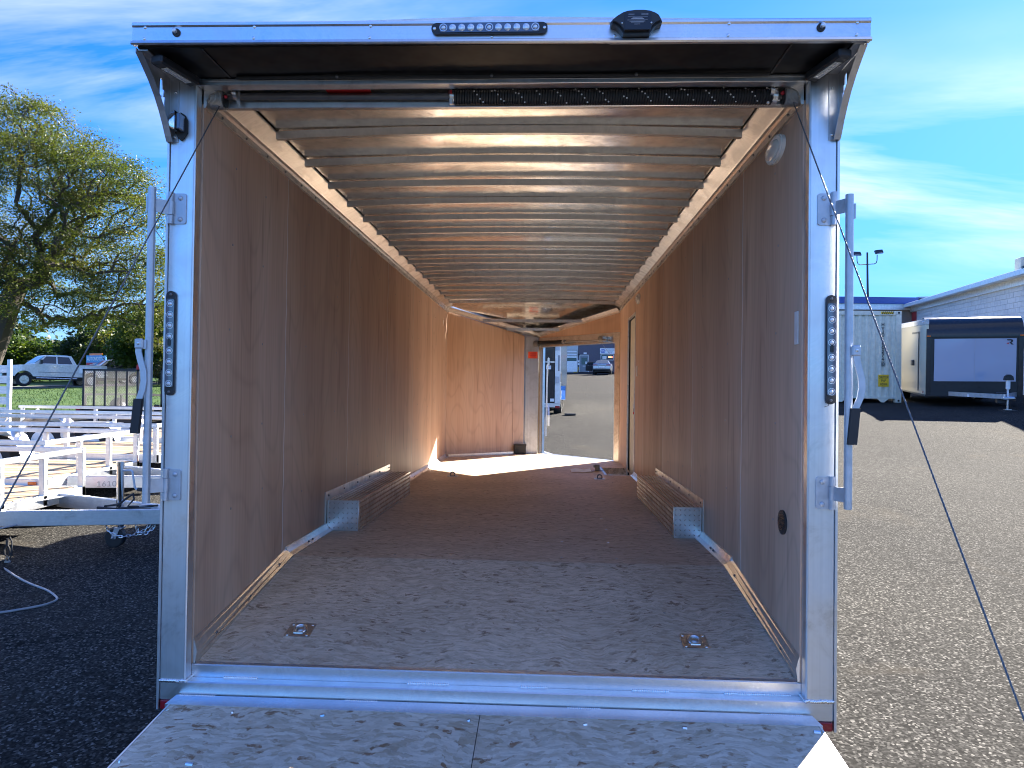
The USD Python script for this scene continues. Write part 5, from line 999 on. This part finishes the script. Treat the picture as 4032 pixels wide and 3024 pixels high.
# corrugations of the face towards us
xs_ = []; zz_ = []
p = .21; x = -.17; prof_ = [(-.17, 0)]
while x > -Lc+.2:
    for dx, d in ((.07, 0), (.035, .036), (.07, .036), (.035, 0)): x -= dx; prof_.append((x, d))
prof_.append((-Lc+.14, 0)); q = np.array([(a, .03+b, z) for a, b in prof_ for z in (.18, Hc-.13)]); n = len(prof_)
part(ct, 'side_panel', MB().add((q, np.array([(2*i, 2*i+1, 2*i+3, 2*i+2) for i in range(n-1)]))).box(-Lc, -.0, .08, Wc, .17, Hc-.012), 'cream_paint', smooth=False)
fm = MB().box(-Lc, -.17, 0, .12, .12, .19, .006).box(-Lc, -.17, 0, .1, Hc-.13, Hc, .006)
for x in (-.17, -Lc): fm.box(x, x+.17, -.004, .16, .11, Hc-.12, .006)
part(ct, 'frame', fm, 'cream_paint')
for x in (-.178, -Lc):
    for z in (0.0, Hc-.118): part(ct, 'corner_casting', MB().box(x, x+.178, -.01, .16, z, z+.118, .008), 'cream_paint'); part(ct, 'casting_hole', MB().ext(rrect(x+.06, x+.12, z+.03, z+.09, .02), .006, XZ((0, -.008, 0))), 'black_paint')
for x in (-.57, -1.87): part(ct, 'bottom_gusset', MB().add(hull([(x-.16, 0.01, .125), (x+.2, .01, .125), (x-.03, .01, .005), (x+.05, .01, .005), (x-.16, .07, .125), (x+.2, .07, .125), (x-.03, .07, .005), (x+.05, .07, .005)])), 'cream_paint')
zt_ = Hc-.05
hz = part(ct, 'hazard_strip', MB().box(-.63, -.25, -.012, -.001, zt_-.045, zt_+.035), 'yellow_sticker')
for k in range(6): x = -.61+k*.062; part(hz, 'black_stripe', MB().ext(Polygon([(x, zt_-.044), (x+.03, zt_-.044), (x+.06, zt_+.034), (x+.03, zt_+.034)]).intersection(sbox(-.63, 0, -.25, 9)), .002, XZ((0, -.0122, 0))), 'dark_text')
lt = MB()
for c_, z in zip('HYJU', (2.425, 2.295, 2.185, 2.08)): lt.text(c_, .10, XZ((-.56, .028, z)), .003, True, True)
for c_, z in zip('100274', (1.93, 1.81, 1.69, 1.57, 1.45, 1.33)): lt.text(c_, .10, XZ((-.555, .028, z)), .003, True, True)
lt.text('0', .10, XZ((-.55, .028, 1.17)), .003, True, True)
part(ct, 'number', lt, 'dark_text', smooth=False)
lt = MB()
for sx in (1, -1): lt.box(-.55+sx*.055-.004, -.55+sx*.055+.004, .024, .028, 1.155, 1.285)
part(ct, 'check_frame', lt.box(-.609, -.491, .024, .028, 1.15, 1.157).box(-.609, -.491, .024, .028, 1.283, 1.29), 'dark_text', kind='stuff')
cs_ = part(ct, 'caution_sticker', MB().box(-.70, -.375, .020, .028, .50, .88), 'yellow_sticker')
lt = MB()
for w_, z in (("CAUTION", .765), ("9'6\"", .655), ('HIGH', .545)): lt.text(w_, .07, XZ((-.538, .0195, z)), .002, True, True, {'CAUTION': .29, 'HIGH': .2}.get(w_, .15))
part(cs_, 'lettering', lt, 'dark_text', smooth=False)
# parked trailer with white front
rt = thing('white_front_trailer', 'black trailer with glossy white front panel and letter R, parked by the white wall', 'cargo trailer', (11.25, 18.85, gz(11.2, 19.0)+.02), rz=LR_, rx=PT)
Wt, zb, zt_ = 2.42, .30, 2.55
bodyp = Polygon([(0, zb), (0, 2.05), (.06, 2.28), (.20, 2.46), (.42, 2.55), (6.2, 2.55), (6.2, zb)])
part(rt, 'body', MB().ext(bodyp.buffer(-.004), Wt-.12, TF((.06, 0, 0), (0, 1, 0), (0, 0, 1), (1, 0, 0))), 'black_paint', smooth=40)
part(rt, 'front_post', MB().add(hull([(x, y, z) for x in (0, .12) for y, z in ((-.012, zb), (-.012, 2.02), (.05, 2.30), (.2, zb))])), 'black_gloss'); part(rt, 'front_post', MB().add(hull([(Wt-x, y, z) for x in (0, .12) for y, z in ((-.012, zb), (-.012, 2.02), (.05, 2.30), (.2, zb))])), 'black_gloss')
part(rt, 'nose_cap', MB().add(hull([(x, y, z) for x in (0, Wt) for y, z in ((-.02, 1.98), (-.02, 2.1), (.05, 2.33), (.18, 2.50), (.42, 2.575), (.6, 2.575), (.6, 2.3))])), 'black_gloss', smooth=40)
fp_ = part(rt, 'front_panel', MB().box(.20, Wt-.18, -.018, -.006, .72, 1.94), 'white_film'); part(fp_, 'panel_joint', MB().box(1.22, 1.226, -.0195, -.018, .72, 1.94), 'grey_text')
lg = Polygon([(0, .155), (.105, .155), (.15, .135), (.155, .095), (.135, .07), (.115, .062), (.17, 0), (.118, 0), (.062, .065), (.062, .078), (.10, .085), (.105, .105), (.09, .117), (.018, .117)])
part(fp_, 'letter_mark', MB().ext(lg, .003, XZ((2.00, -.0185, 1.76))), 'dark_text'); part(fp_, 'arrow_mark', MB().ext(unary_union([sbox(.0, .03, .03, .055), Polygon([(.028, .012), (.06, .042), (.028, .075)])]), .003, XZ((2.00, -.0185, 1.755))), 'red_text')
part(rt, 'side_panel', MB().box(-.012, .055, .02, 6.2, zb+.03, 2.36), 'silver_side', smooth=False); part(rt, 'side_trim', MB().box(-.02, .06, .0, 6.2, 2.36, 2.52, .01), 'alu_dull'); part(rt, 'side_rail', MB().box(-.016, .06, .0, 6.2, zb-.02, zb+.03), 'black_paint')
sd_ = part(rt, 'side_door', MB().box(-.02, -.0125, .95, 1.75, .42, 2.12), 'silver_side'); part(sd_, 'door_trim', MB().box(-.026, -.0125, .88, .945, .40, 2.18).box(-.026, -.0125, .945, 1.8, 2.125, 2.18), 'black_paint'); part(sd_, 'door_latch', MB().box(-.06, -.02, 1.5, 1.75, 1.15, 1.32, .01), 'black_plastic')
part(rt, 'side_marker', MB().box(-.022, -.012, .25, .33, .36, .42), 'red_lens'); part(rt, 'clearance_light', MB().box(.0, .10, -.035, -.012, 2.0, 2.04, .005), 'orange_lens'); part(rt, 'clearance_light', MB().box(Wt-.1, Wt, -.035, -.012, 2.0, 2.04, .005), 'orange_lens')
part(rt, 'side_marker', MB().ball((-.02, .3, 2.44), .03, 1), 'led_grey')
part(rt, 'wheel', MB().cyl((.02, 3.6, .33), (.26, 3.6, .33), .33, 24).cyl((.02, 4.4, .33), (.26, 4.4, .33), .33, 24).cyl((Wt-.26, 3.6, .33), (Wt-.02, 3.6, .33), .33, 24).cyl((Wt-.26, 4.4, .33), (Wt-.02, 4.4, .33), .33, 24), 'tyre', kind='stuff')
part(rt, 'tongue_beam', MB().bar((.55, .1, .36), (1.55, -1.25, .36), .06, .12), 'alu_dull'); part(rt, 'tongue_beam', MB().bar((2.3, .1, .36), (1.6, -1.25, .36), .06, .12), 'alu_dull')
part(rt, 'plug_plate', MB().box(.93, 1.0, -.52, -.48, .30, .38), 'white_text')
part(rt, 'winch_box', MB().box(1.48, 1.72, -1.15, -.95, .16, .46, .02), 'black_paint'); jj = part(rt, 'tongue_jack', MB().cyl((1.70, -1.2, .0), (1.70, -1.2, .34), .028, 12).box(1.55, 1.86, -1.28, -1.12, .27, .36, .03).box(1.62, 1.78, -1.27, -1.13, .0, .02), 'zinc_bright')
part(jj, 'jack_head', MB().cyl((1.70, -1.2, .36), (1.70, -1.2, .58), .024, 12).box(1.655, 1.745, -1.25, -1.15, .55, .86, .02), 'white_text'); part(jj, 'head_cap', MB().add(hull([(x, y, z) for x, z in ((1.60, .80), (1.62, .90), (1.68, .95), (1.74, .95), (1.80, .90), (1.82, .80), (1.78, .80), (1.64, .80)) for y in (-1.27, -1.13)])), 'black_rubber')
part(jj, 'jack_block', MB().box(1.52, 1.90, -1.34, -1.06, -.07, -.002, .008), 'timber_dark')
# white block building
P0 = np.array([17.99, 26.18, 1.86]); hd_ = np.array([math.sin(LD), math.cos(LD)])
wb_ = thing('block_building', 'white painted block building with gutter and a red corner patch', 'building', (P0[0]-hd_[0]*.0, P0[1], P0[2]), rz=LR_, rx=PT)
y0, y1, Hb = -12., 17.4, 4.13
part(wb_, 'core', MB().box(.03, 14., y0, y1, -.8, Hb+.1), 'painted_block')
bw_, bh = .405, .203
rng = np.random.default_rng(5); rowsz = int((Hb+.2)/bh); cnt = 0; rest = MB()
for r in range(rowsz):
    for k in range(int((y1+5.)/bw_)):
        ya = -5.+k*bw_+(bw_/2 if r % 2 else 0); yb = min(ya+bw_-.011, y1); za = -.2+r*bh; zb2 = za+bh-.011
        if yb-ya < .1: continue
        pr = .0+rng.uniform(0, .005); near = (-4.6 < ya < -.2) and za > -.1
        if near and cnt < 240: part(wb_, 'block', MB().box(-pr, .0295, ya, yb, za, zb2), 'painted_block', smooth=False); cnt += 1
        else: rest.box(-pr, .0295, ya, yb, za, zb2)
part(wb_, 'far_blocks', rest, 'painted_block', smooth=False, kind='stuff')
part(wb_, 'fascia', MB().box(-.10, .03, y0, y1+.35, Hb-.10, Hb+.16), 'white_paint'); part(wb_, 'eaves_board', MB().box(-.45, .03, y0, y1+.5, Hb+.16, Hb+.20), 'white_paint'); part(wb_, 'gutter', MB().box(-.55, -.40, y0, y1+.6, Hb+.14, Hb+.36, .02), 'galv_white'); part(wb_, 'roof_edge', MB().box(-.40, 14.2, y0, y1+.45, Hb+.20, Hb+.40), 'galv_white')
for y in (-3.5, 12.): part(wb_, 'gutter_bracket', MB().box(-.57, -.38, y, y+.18, Hb+.34, Hb+.42), 'black_paint')
part(wb_, 'red_patch', MB().box(-.012, -.007, y1-2.1, y1, Hb-1.6, Hb-.12), 'red_paint'); part(wb_, 'wall_lamp', MB().box(-.2, -.1, y1-.7, y1-.4, Hb-.02, Hb+.06), 'steel_grey')
part(wb_, 'roof_hatch', MB().box(.4, 2.4, y1-.4, y1+.4, Hb+.40, Hb+.85), 'alu_dull')
hv_ = part(wb_, 'roof_fan', MB().box(-.1, .7, -1.7, -1.1, Hb+.40, Hb+.92, .02), 'cream_paint'); part(hv_, 'fan_hood', MB().cyl((.2, -2.4, Hb+.75), (1.0, -2.4, Hb+.75), .55, 24).box(.2, 1.0, -2.8, -2.0, Hb+.40, Hb+.7), 'steel_dark')
# building with blue roof edge behind the container
bl_ = thing('blue_edged_building', 'low building with dark blue roof edge behind the container', 'building', (23.5, 42., gz(23, 42)), rz=2)
part(bl_, 'wall', MB().box(-6, 9, 0, 8, 0, 4.2), 'tan_panel'); part(bl_, 'roof_edge', MB().box(-6.3, 9.3, -.3, 8.3, 4.55, 4.95), 'blue_roof'); part(bl_, 'soffit_band', MB().box(-6.2, 9.2, -.2, 8.2, 4.2, 4.549), 'galv_white')
for k in range(5): part(bl_, 'window', MB().box(-5+k*3, -3.4+k*3, -.03, .0, 1., 2.6), 'glass_dark')
# lamp post
lp = thing('lamp_post', 'dark twin-armed lot lamp rising behind the container', 'lamp post', (22.3, 48.25, gz(22.3, 48.2)))
hl = 11.73-gz(22.3, 48.2)
part(lp, 'pole', MB().tube([(.16, 0, 0), (.0, 0, hl)], [.12, .055], 12), 'black_paint'); ar = hl-.86
part(lp, 'cross_arm', MB().tube([(-.70, 0, ar+.62), (-.68, 0, ar+.25), (-.62, 0, ar+.06), (-.5, 0, ar), (0, 0, ar+.03), (.5, 0, ar+.07), (.62, 0, ar+.14), (.67, 0, ar+.32), (.68, 0, ar+.7)], .03, 8), 'black_paint')
for x, z, tl_ in ((-.72, ar+.72, .06), (.76, ar+.86, -.1)):
    hd2 = part(lp, 'lamp_head', MB().add(hull([(x+dx, y, z+dz+dx*.12*(1 if x > 0 else -.2)) for dx in (-.26, .26) for y, dz in ((-.12, -.12), (.1, .12), (-.02, .18), (-.2, -.06))])), 'black_paint')
    part(hd2, 'lamp_glass', MB().add(hull([(x+dx, y, z+dz+dx*.12*(1 if x > 0 else -.2)) for dx in (-.2, .2) for y, dz in ((-.135, -.09), (.06, .10), (-.16, -.08), (.04, .12))]).translate((0, -.05, -.0))), 'pale_wall')

#@@THROUGH
# ------------------------------------------------------------------ seen through the side opening
t2 = thing('chrome_side_trailer', 'black-doored trailer with bright ribbed metal side, seen through the front opening', 'cargo trailer', (-.95, 17.30, gz(.2, 17.4)-.01), rz=-3.2, rx=3.0)
X1 = 1.55
part(t2, 'body', MB().box(-.95, X1-.01, .03, 6.4, .36, 2.9), 'black_paint'); part(t2, 'rear_door', MB().box(-.83, X1-.16, -.012, .03, .34, 2.7), 'black_gloss'); part(t2, 'rear_sill', MB().box(-.95, X1, -.03, .028, .22, .335, .006), 'alu_rail'); part(t2, 'sill_step', MB().box(.6, 1.2, -.05, -.031, .25, .30), 'alu_dull')
pz = part(t2, 'rear_post', MB().box(X1-.15, X1, -.03, .028, .34, 2.9, .004), 'galv_white')
for z in (.98, 1.88): part(t2, 'door_hinge', MB().box(X1-.15, X1-.03, -.05, -.031, z-.09, z+.09, .004).cyl((X1-.13, -.055, z-.1), (X1-.13, -.055, z+.1), .014, 8), 'galvanised')
part(t2, 'tail_light', MB().ext(rrect(X1-.062, X1-.028, 1.22, 1.66, .017), .012, XZ((0, -.031, 0))), 'lens_clear'); part(t2, 'corner_reflector', MB().box(X1-.14, X1-.01, -.033, -.02, .20, .26), 'red_lens')
lt_ = part(t2, 'door_latch', MB().box(X1-.42, X1-.16, -.035, -.013, 1.455, 1.485).add(hull([(X1-.33+dx, y, z) for dx, z in ((-.03, 1.38), (.03, 1.38), (-.03, 1.56), (.03, 1.56), (0, 1.60)) for y in (-.05, -.013)])), 'zinc_bright'); part(lt_, 'latch_tag', MB().box(X1-.40, X1-.26, -.016, -.0135, 1.27, 1.37), 'white_text')
part(t2, 'door_label', MB().box(X1-.28, X1-.17, -.0155, -.013, .38, .46), 'white_text')
sp_ = []; yy = .03; q = [(X1-.008, .03)]
while yy < 6.3:
    for dy, dx in ((.10, 0), (.02, .012), (.03, .012), (.02, 0)): yy += dy; q.append((X1-.008+dx, yy))
q = np.array([(a, b, z) for a, b in q for z in (.36, 2.8)]); n = len(q)//2
part(t2, 'ribbed_side', MB().add((q, np.array([(2*i, 2*i+2, 2*i+3, 2*i+1) for i in range(n-1)]))), 'chrome_side', smooth=30)
part(t2, 'side_marker', MB().box(X1-.005, X1+.02, .1, .3, .92, 1.15), 'black_plastic')
for y in (2.2, 3.1): wheel_parts(t2, (X1-.13, y, .34), .34, .22, (1, 0, 0), 'chrome')
wheel_parts(t2, (X1-.10, .75, .34), .34, .22, (1, 0, 0), 'chrome')
fo = [(-.5, .42), (-.42, .66), (-.3, .78), (.3, .78), (.42, .66), (.5, .42)]; fm = MB()
for (a, b), (c_, d) in zip(fo, fo[1:]): fm.add(hull([(x, .75+y, z+dz_) for y, z in ((a, b), (c_, d)) for x in (X1, X1+.13) for dz_ in (0, .012)]))
part(t2, 'fender', fm, 'chrome')
solo('plank', 'short dark plank lying by the tyre of the chrome sided trailer', 'plank', MB().box(.72, 1.02, 17.0, 17.22, gz(.9, 17.1)+.005, gz(.9, 17.1)+.06, .005), 'timber_dark')
# purple building of the body shop
pb = thing('body_shop', 'purple grey body shop with pale door bay and an open sign', 'building', (5., 86., gz(5, 86)-.02))
H0 = 9.
part(pb, 'wall', MB().box(-.92, 14, 0, 12, -.5, H0), 'purple_paint'); rb = MB()
for k in range(60): x = -.9+k*.25; rb.box(x, x+.05, -.02, 0, 0, H0)
part(pb, 'wall_ribs', rb, 'purple_paint', smooth=False, kind='stuff')
part(pb, 'pale_bay', MB().box(-12, -.94, -.05, 12, -.5, H0), 'pale_wall'); part(pb, 'roof_edge', MB().box(-12.2, 14.2, -.3, 12.2, H0, H0+.3), 'galv_white')
bd_ = part(pb, 'bay_door', MB().box(-2.6, -1.05, -.075, -.051, .05, 2.6), 'white_paint'); part(bd_, 'bay_window', MB().box(-2.5, -1.1, -.08, -.0755, 1.35, 1.75), 'glass_dark')
part(pb, 'bay_sign', MB().box(-2.6, -1.0, -.09, -.051, 1.95, 2.75), 'steel_grey'); sl_ = MB()
for z in (2.16, 2.52): sl_.box(-2.4, -1.1, -.094, -.0905, z-.09, z+.09)
part(pb, 'bay_sign_bars', sl_, 'white_text', kind='stuff')
dd_ = part(pb, 'office_door', MB().box(-.68, .30, -.06, -.021, .02, 2.05), 'grey_door'); part(dd_, 'door_window', MB().box(-.52, .16, -.065, -.0605, .95, 1.78), 'glass_dark'); part(dd_, 'door_frame', MB().box(-.76, -.685, -.07, -.021, .02, 2.13).box(.305, .38, -.07, -.021, .02, 2.13).box(-.685, .305, -.07, -.021, 2.055, 2.13), 'alu_dull'); part(dd_, 'door_notice', MB().box(-.05, .14, -.067, -.0655, 1.02, 1.3), 'white_text'); part(dd_, 'kick_bar', MB().box(-.35, .05, -.068, -.0605, .72, .78), 'white_text')
part(pb, 'number_plate', MB().box(-.26, .12, -.05, -.021, 2.22, 2.42), 'white_text'); part(pb, 'wall_lamp', MB().ball((-.82, -.1, 2.17), .09, 2), 'black_paint')
for z in (1.35, 1.0): part(pb, 'notice_box', MB().box(-1.1+.14, -.78, -.12, -.021, z-.13, z+.1), 'white_text')
part(pb, 'rail', MB().bar((-1.0, -.3, .0), (-.85, -.3, .62), .06, .06).bar((-1.0, -.3, .0), (-1.5, -.3, -.02), .06, .06), 'yellow_sticker')
sg_ = part(pb, 'shop_sign', MB().box(1.72, 3.6, -.14, -.021, 2.28, 2.95), 'white_paint')
sT = XZ((0, -.1405, 0)); part(sg_, 'logo', MB().ext(rrect(1.80, 2.36, 2.40, 2.83, .16), .008, sT), 'blue_text'); part(sg_, 'logo_letters', MB().text('PPG', .24, XZ((2.08, -.149, 2.50)), .006, True, True, .48), 'white_text')
part(sg_, 'sign_letters', MB().text('COLLISION REPAIR', .17, XZ((2.97, -.1405, 2.66)), .006, True, True, 1.15).text('CENTER', .17, XZ((2.97, -.1405, 2.40)), .006, True, True, .55), 'grey_text', smooth=False)
sw_ = part(pb, 'shop_window', MB().box(1.88, 3.35, -.04, -.021, 1.56, 2.16), 'glass_dark'); part(sw_, 'window_frame', MB().box(1.82, 1.875, -.08, -.021, 1.5, 2.2).box(3.355, 3.41, -.08, -.021, 1.5, 2.2).box(1.875, 3.355, -.08, -.021, 1.5, 1.555).box(1.875, 3.355, -.08, -.021, 2.165, 2.2), 'white_paint'); part(sw_, 'air_conditioner', MB().box(2.02, 2.5, -.35, -.041, 1.58, 1.98, .02), 'white_plastic'); part(sw_, 'open_sign', MB().text('OPEN', .2, XZ((2.98, -.06, 1.78)), .01, True, True, .5), 'neon_red')

#@@TREES
# ------------------------------------------------------------------ trees
def tree(name, label, cat, base, top, blobs, leaf, nodes=500, leaves=20000, lsize=(.16, .05), seed=1, trunk_r=.3, flat=.35, group=None, spread=.35, droop=.1):
    """blobs: (centre, radii) of the crown's masses. A branch skeleton is grown through points in them; leaves hang around its outer twigs."""
    rng = np.random.default_rng(seed); base = np.asarray(base, float); t = thing(name, label, cat, base, group=group)
    blobs = [(np.asarray(c, float), np.asarray(r, float)) for c, r in blobs]; vol = np.array([np.prod(r) for _, r in blobs]); vol = vol/vol.sum(); P = []
    for (c, r), v in zip(blobs, vol):
        n = max(12, int(nodes*v)); d = rng.normal(size=(n, 3)); d /= np.linalg.norm(d, axis=1, keepdims=True); P.append(c+d*r*rng.uniform(.25, 1, (n, 1))**.45)
    P = np.vstack(P); top = np.asarray(top, float); nt = 6
    tr = base+(top-base)*np.linspace(0, 1, nt)[:, None]; tr[1:-1, :2] += rng.normal(0, .05*np.linalg.norm(top-base)/3, (nt-2, 2))
    order = np.argsort(np.linalg.norm(P-top, axis=1)); P = P[order]; allp = np.vstack([tr, P]); par = np.full(len(allp), -1); par[1:nt] = np.arange(nt-1); cost = np.zeros(len(allp)); cost[:nt] = np.linspace(0, np.linalg.norm(top-base), nt)*.3
    for i in range(nt, len(allp)):
        lo = 2; d = np.linalg.norm(allp[lo:i]-allp[i], axis=1); j = lo+np.argmin(d*1.6+cost[lo:i]*.55); par[i] = j; cost[i] = cost[j]+np.linalg.norm(allp[j]-allp[i])
    w = np.ones(len(allp)); kids = np.zeros(len(allp), int)
    for i in range(len(allp)-1, 0, -1): w[par[i]] += w[i]; kids[par[i]] += 1
    rad = trunk_r*(w/w[0])**.5; rad = np.maximum(rad, .008)
    tm, bm = MB().tube(tr, np.maximum(rad[:nt], trunk_r*.45), 10), MB()
    for i in range(nt, len(allp)):
        a, b = allp[par[i]], allp[i]; L = np.linalg.norm(b-a)
        if L < 1e-3: continue
        mid = (a+b)/2+rng.normal(0, .09*L, 3)+np.array([0, 0, .06*L]); bm.tube([a, mid, b], [min(rad[par[i]], rad[i]*1.5), (rad[i]*1.15), rad[i]*.8], 5 if rad[i] > .03 else 3, False)
    part(t, 'trunk', tm, 'bark'); part(t, 'branches', bm, 'bark', smooth=False)
    tips = np.where((kids <= 1) & (np.arange(len(allp)) >= nt))[0]; k = rng.choice(tips, leaves); f = rng.random(leaves)
    c = allp[k]*(1-f[:, None]*.45)+allp[par[k]]*f[:, None]*.45+rng.normal(0, 1, (leaves, 3))*np.array([spread, spread, spread*flat]); c[:, 2] -= droop*rng.random(leaves)
    d = rng.normal(size=(leaves, 3)); d[:, 2] = d[:, 2]*.5-.25; d /= np.linalg.norm(d, axis=1, keepdims=True); e = np.cross(d, rng.normal(size=(leaves, 3))+np.array([0, 0, 1.])); e /= np.linalg.norm(e, axis=1, keepdims=True)
    Ls = lsize[0]*rng.uniform(.6, 1.3, (leaves, 1)); Ws = lsize[1]*rng.uniform(.7, 1.3, (leaves, 1))
    V = np.stack([c-d*Ls/2, c+e*Ws/2, c+d*Ls/2, c-e*Ws/2], 1).reshape(-1, 3); F = (np.arange(leaves)[:, None]*4+np.array([0, 1, 2, 3])); 
    # world to local
    path = part(t, 'crown', (V-base, F), leaf, smooth=False)
    for nm in ('trunk', 'branches'):
        m_ = UsdGeom.Mesh.Get(stage, f'{t}/{nm}'); pts = np.array(m_.GetPointsAttr().Get())-base; m_.GetPointsAttr().Set(Vt.Vec3fArray.FromNumpy(pts.astype(np.float32)))
    return t
tree('honey_locust_tree', 'large feathery green and yellow tree spreading over the lawn on the left', 'tree', (-19.8, 21.5, gz(-19.8, 21.5)), (-18.6, 22., 5.2),
     [((-19.2, 21.8, 8.6), (4.2, 3.6, 3.6)), ((-14.9, 22.0, 7.2), (2.2, 2.4, 2.3)), ((-14.0, 22.2, 5.3), (1.7, 2., 1.5)), ((-17.2, 21.5, 5.0), (3.2, 2.6, 1.5)), ((-13.5, 22.2, 3.9), (1.35, 1.6, .9)), ((-16.2, 22, 9.4), (1.9, 1.8, 1.2))], 'leaf_locust', 1300, 150000, (.11, .036), 4, .36, .30, spread=.30, droop=.16)
tree('maple_tree', 'bright green maple behind the road sign, right of the feathery tree', 'tree', gnd(-25.6, 44.5), (-25.4, 44.4, 4.),
     [((-25.6, 44.5, 5.2), (2.6, 2.2, 1.7)), ((-27.0, 44.3, 4.4), (1.7, 1.6, 1.2)), ((-24.3, 44.6, 4.3), (1.8, 1.6, 1.3)), ((-25.6, 44.6, 6.6), (1.4, 1.4, .9))], 'leaf_maple', 500, 24000, (.24, .16), 7, .18, .7)
tree('dark_tree', 'tall dark green tree rising behind the left lock bar', 'tree', gnd(-24.0, 50.), (-23.8, 50., 5.), [((-23.8, 50., 5.6), (1.9, 1.8, 2.7)), ((-23.0, 50., 7.), (1.2, 1.2, 1.5)), ((-22.6, 50, 4.5), (1.4, 1.4, 1.6))], 'leaf_dark', 420, 20000, (.24, .16), 9, .2, .8)
tree('round_bush', 'round olive bush beyond the mesh gate and the mailbox', 'bush', gnd(-23.2, 42.), (-23.2, 42., 2.2), [((-23.2, 42., 2.75), (1.35, 1.2, 1.0)), ((-22.1, 42.2, 2.6), (1., 1., .8))], 'leaf_olive', 300, 16000, (.12, .05), 12, .06, .8, spread=.2)
for k, (x, y, hgt, w, lf, lab) in enumerate([(-41., 52., 3.0, 2.4, 'leaf_maple', 'pale green roadside tree just left of the white pickup roof'), (-37., 55., 4.2, 2.4, 'leaf_dark', 'dark pointed evergreen above the white pickup'), (-34.2, 53., 3.4, 2.4, 'leaf_locust', 'yellowing shrub tree between the pickup and the road sign'),
        (-31.0, 52., 4.0, 2.6, 'leaf_locust', 'yellow green tree overhanging the road sign'), (-28.2, 53., 5.2, 2.6, 'leaf_maple', 'broad green tree directly behind the road sign'), (-46., 58., 3.2, 3.0, 'leaf_dark', 'dark tree at the far left end of the road'), (-50., 62., 4.0, 3.2, 'leaf_olive', 'grey green tree at the far left frame edge'), (-20.3, 53., 5.0, 2.4, 'leaf_dark', 'dark tree mostly hidden behind the left trailer post')]):
    z0 = gz(x, y); tree('roadside_tree', lab, 'tree', (x, y, z0), (x, y, z0+hgt*.55), [((x, y, z0+hgt*.62), (w, w*.8, hgt*.42)), ((x+w*.5, y, z0+hgt*.45), (w*.7, w*.6, hgt*.36)), ((x-w*.5, y, z0+hgt*.4), (w*.7, w*.6, hgt*.34)), ((x, y, z0+hgt*.95), (w*.4, w*.4, hgt*.22))], lf, 260, 13000, (.24, .15), 20+k, .14, .8, spread=.3)
# far belt of woodland
rng = np.random.default_rng(31); N = 30000
x = rng.uniform(-95, -18, N); y = 74+rng.normal(0, 2.2, N); hh = 4.2+1.5*np.sin(x*.5)+1.0*np.sin(x*1.3+1)+.8*np.sin(x*2.9); z = rng.random(N)**.7*hh; c = np.c_[x, y, g(x, y)+z]; d = rng.normal(size=(N, 3)); d /= np.linalg.norm(d, axis=1, keepdims=True); e = np.cross(d, rng.normal(size=(N, 3))); e /= np.linalg.norm(e, axis=1, keepdims=True)
V = np.stack([c-d*.32, c+e*.22, c+d*.32, c-e*.22], 1).reshape(-1, 3); solo('far_woodland', 'dark belt of distant woodland along the left horizon', 'woods', (V, np.arange(N)[:, None]*4+np.arange(4)), 'leaf_dark', smooth=False, kind='stuff')
# overhead wires
for k, (a, b_, sag, lab) in enumerate([((-60, 46, 9.6), (-9, 62, 15.2), .8, 'upper overhead wire crossing the sky left of the trailer post'), ((-60, 46, 7.6), (-9, 62, 12.6), .8, 'lower overhead wire crossing the sky left of the trailer post'), ((-70, 60, 7.6), (-12, 66, 8.4), .6, 'lowest overhead wire just above the far woodland')]):
    a, b_ = np.array(a, float), np.array(b_, float); t = np.linspace(0, 1, 40)[:, None]; p = a+(b_-a)*t; p[:, 2] -= sag*4*(t*(1-t))[:, 0]; solo('overhead_wire', lab, 'wire', MB().tube(p, .016, 5), 'black_paint', smooth=True)
#@@END
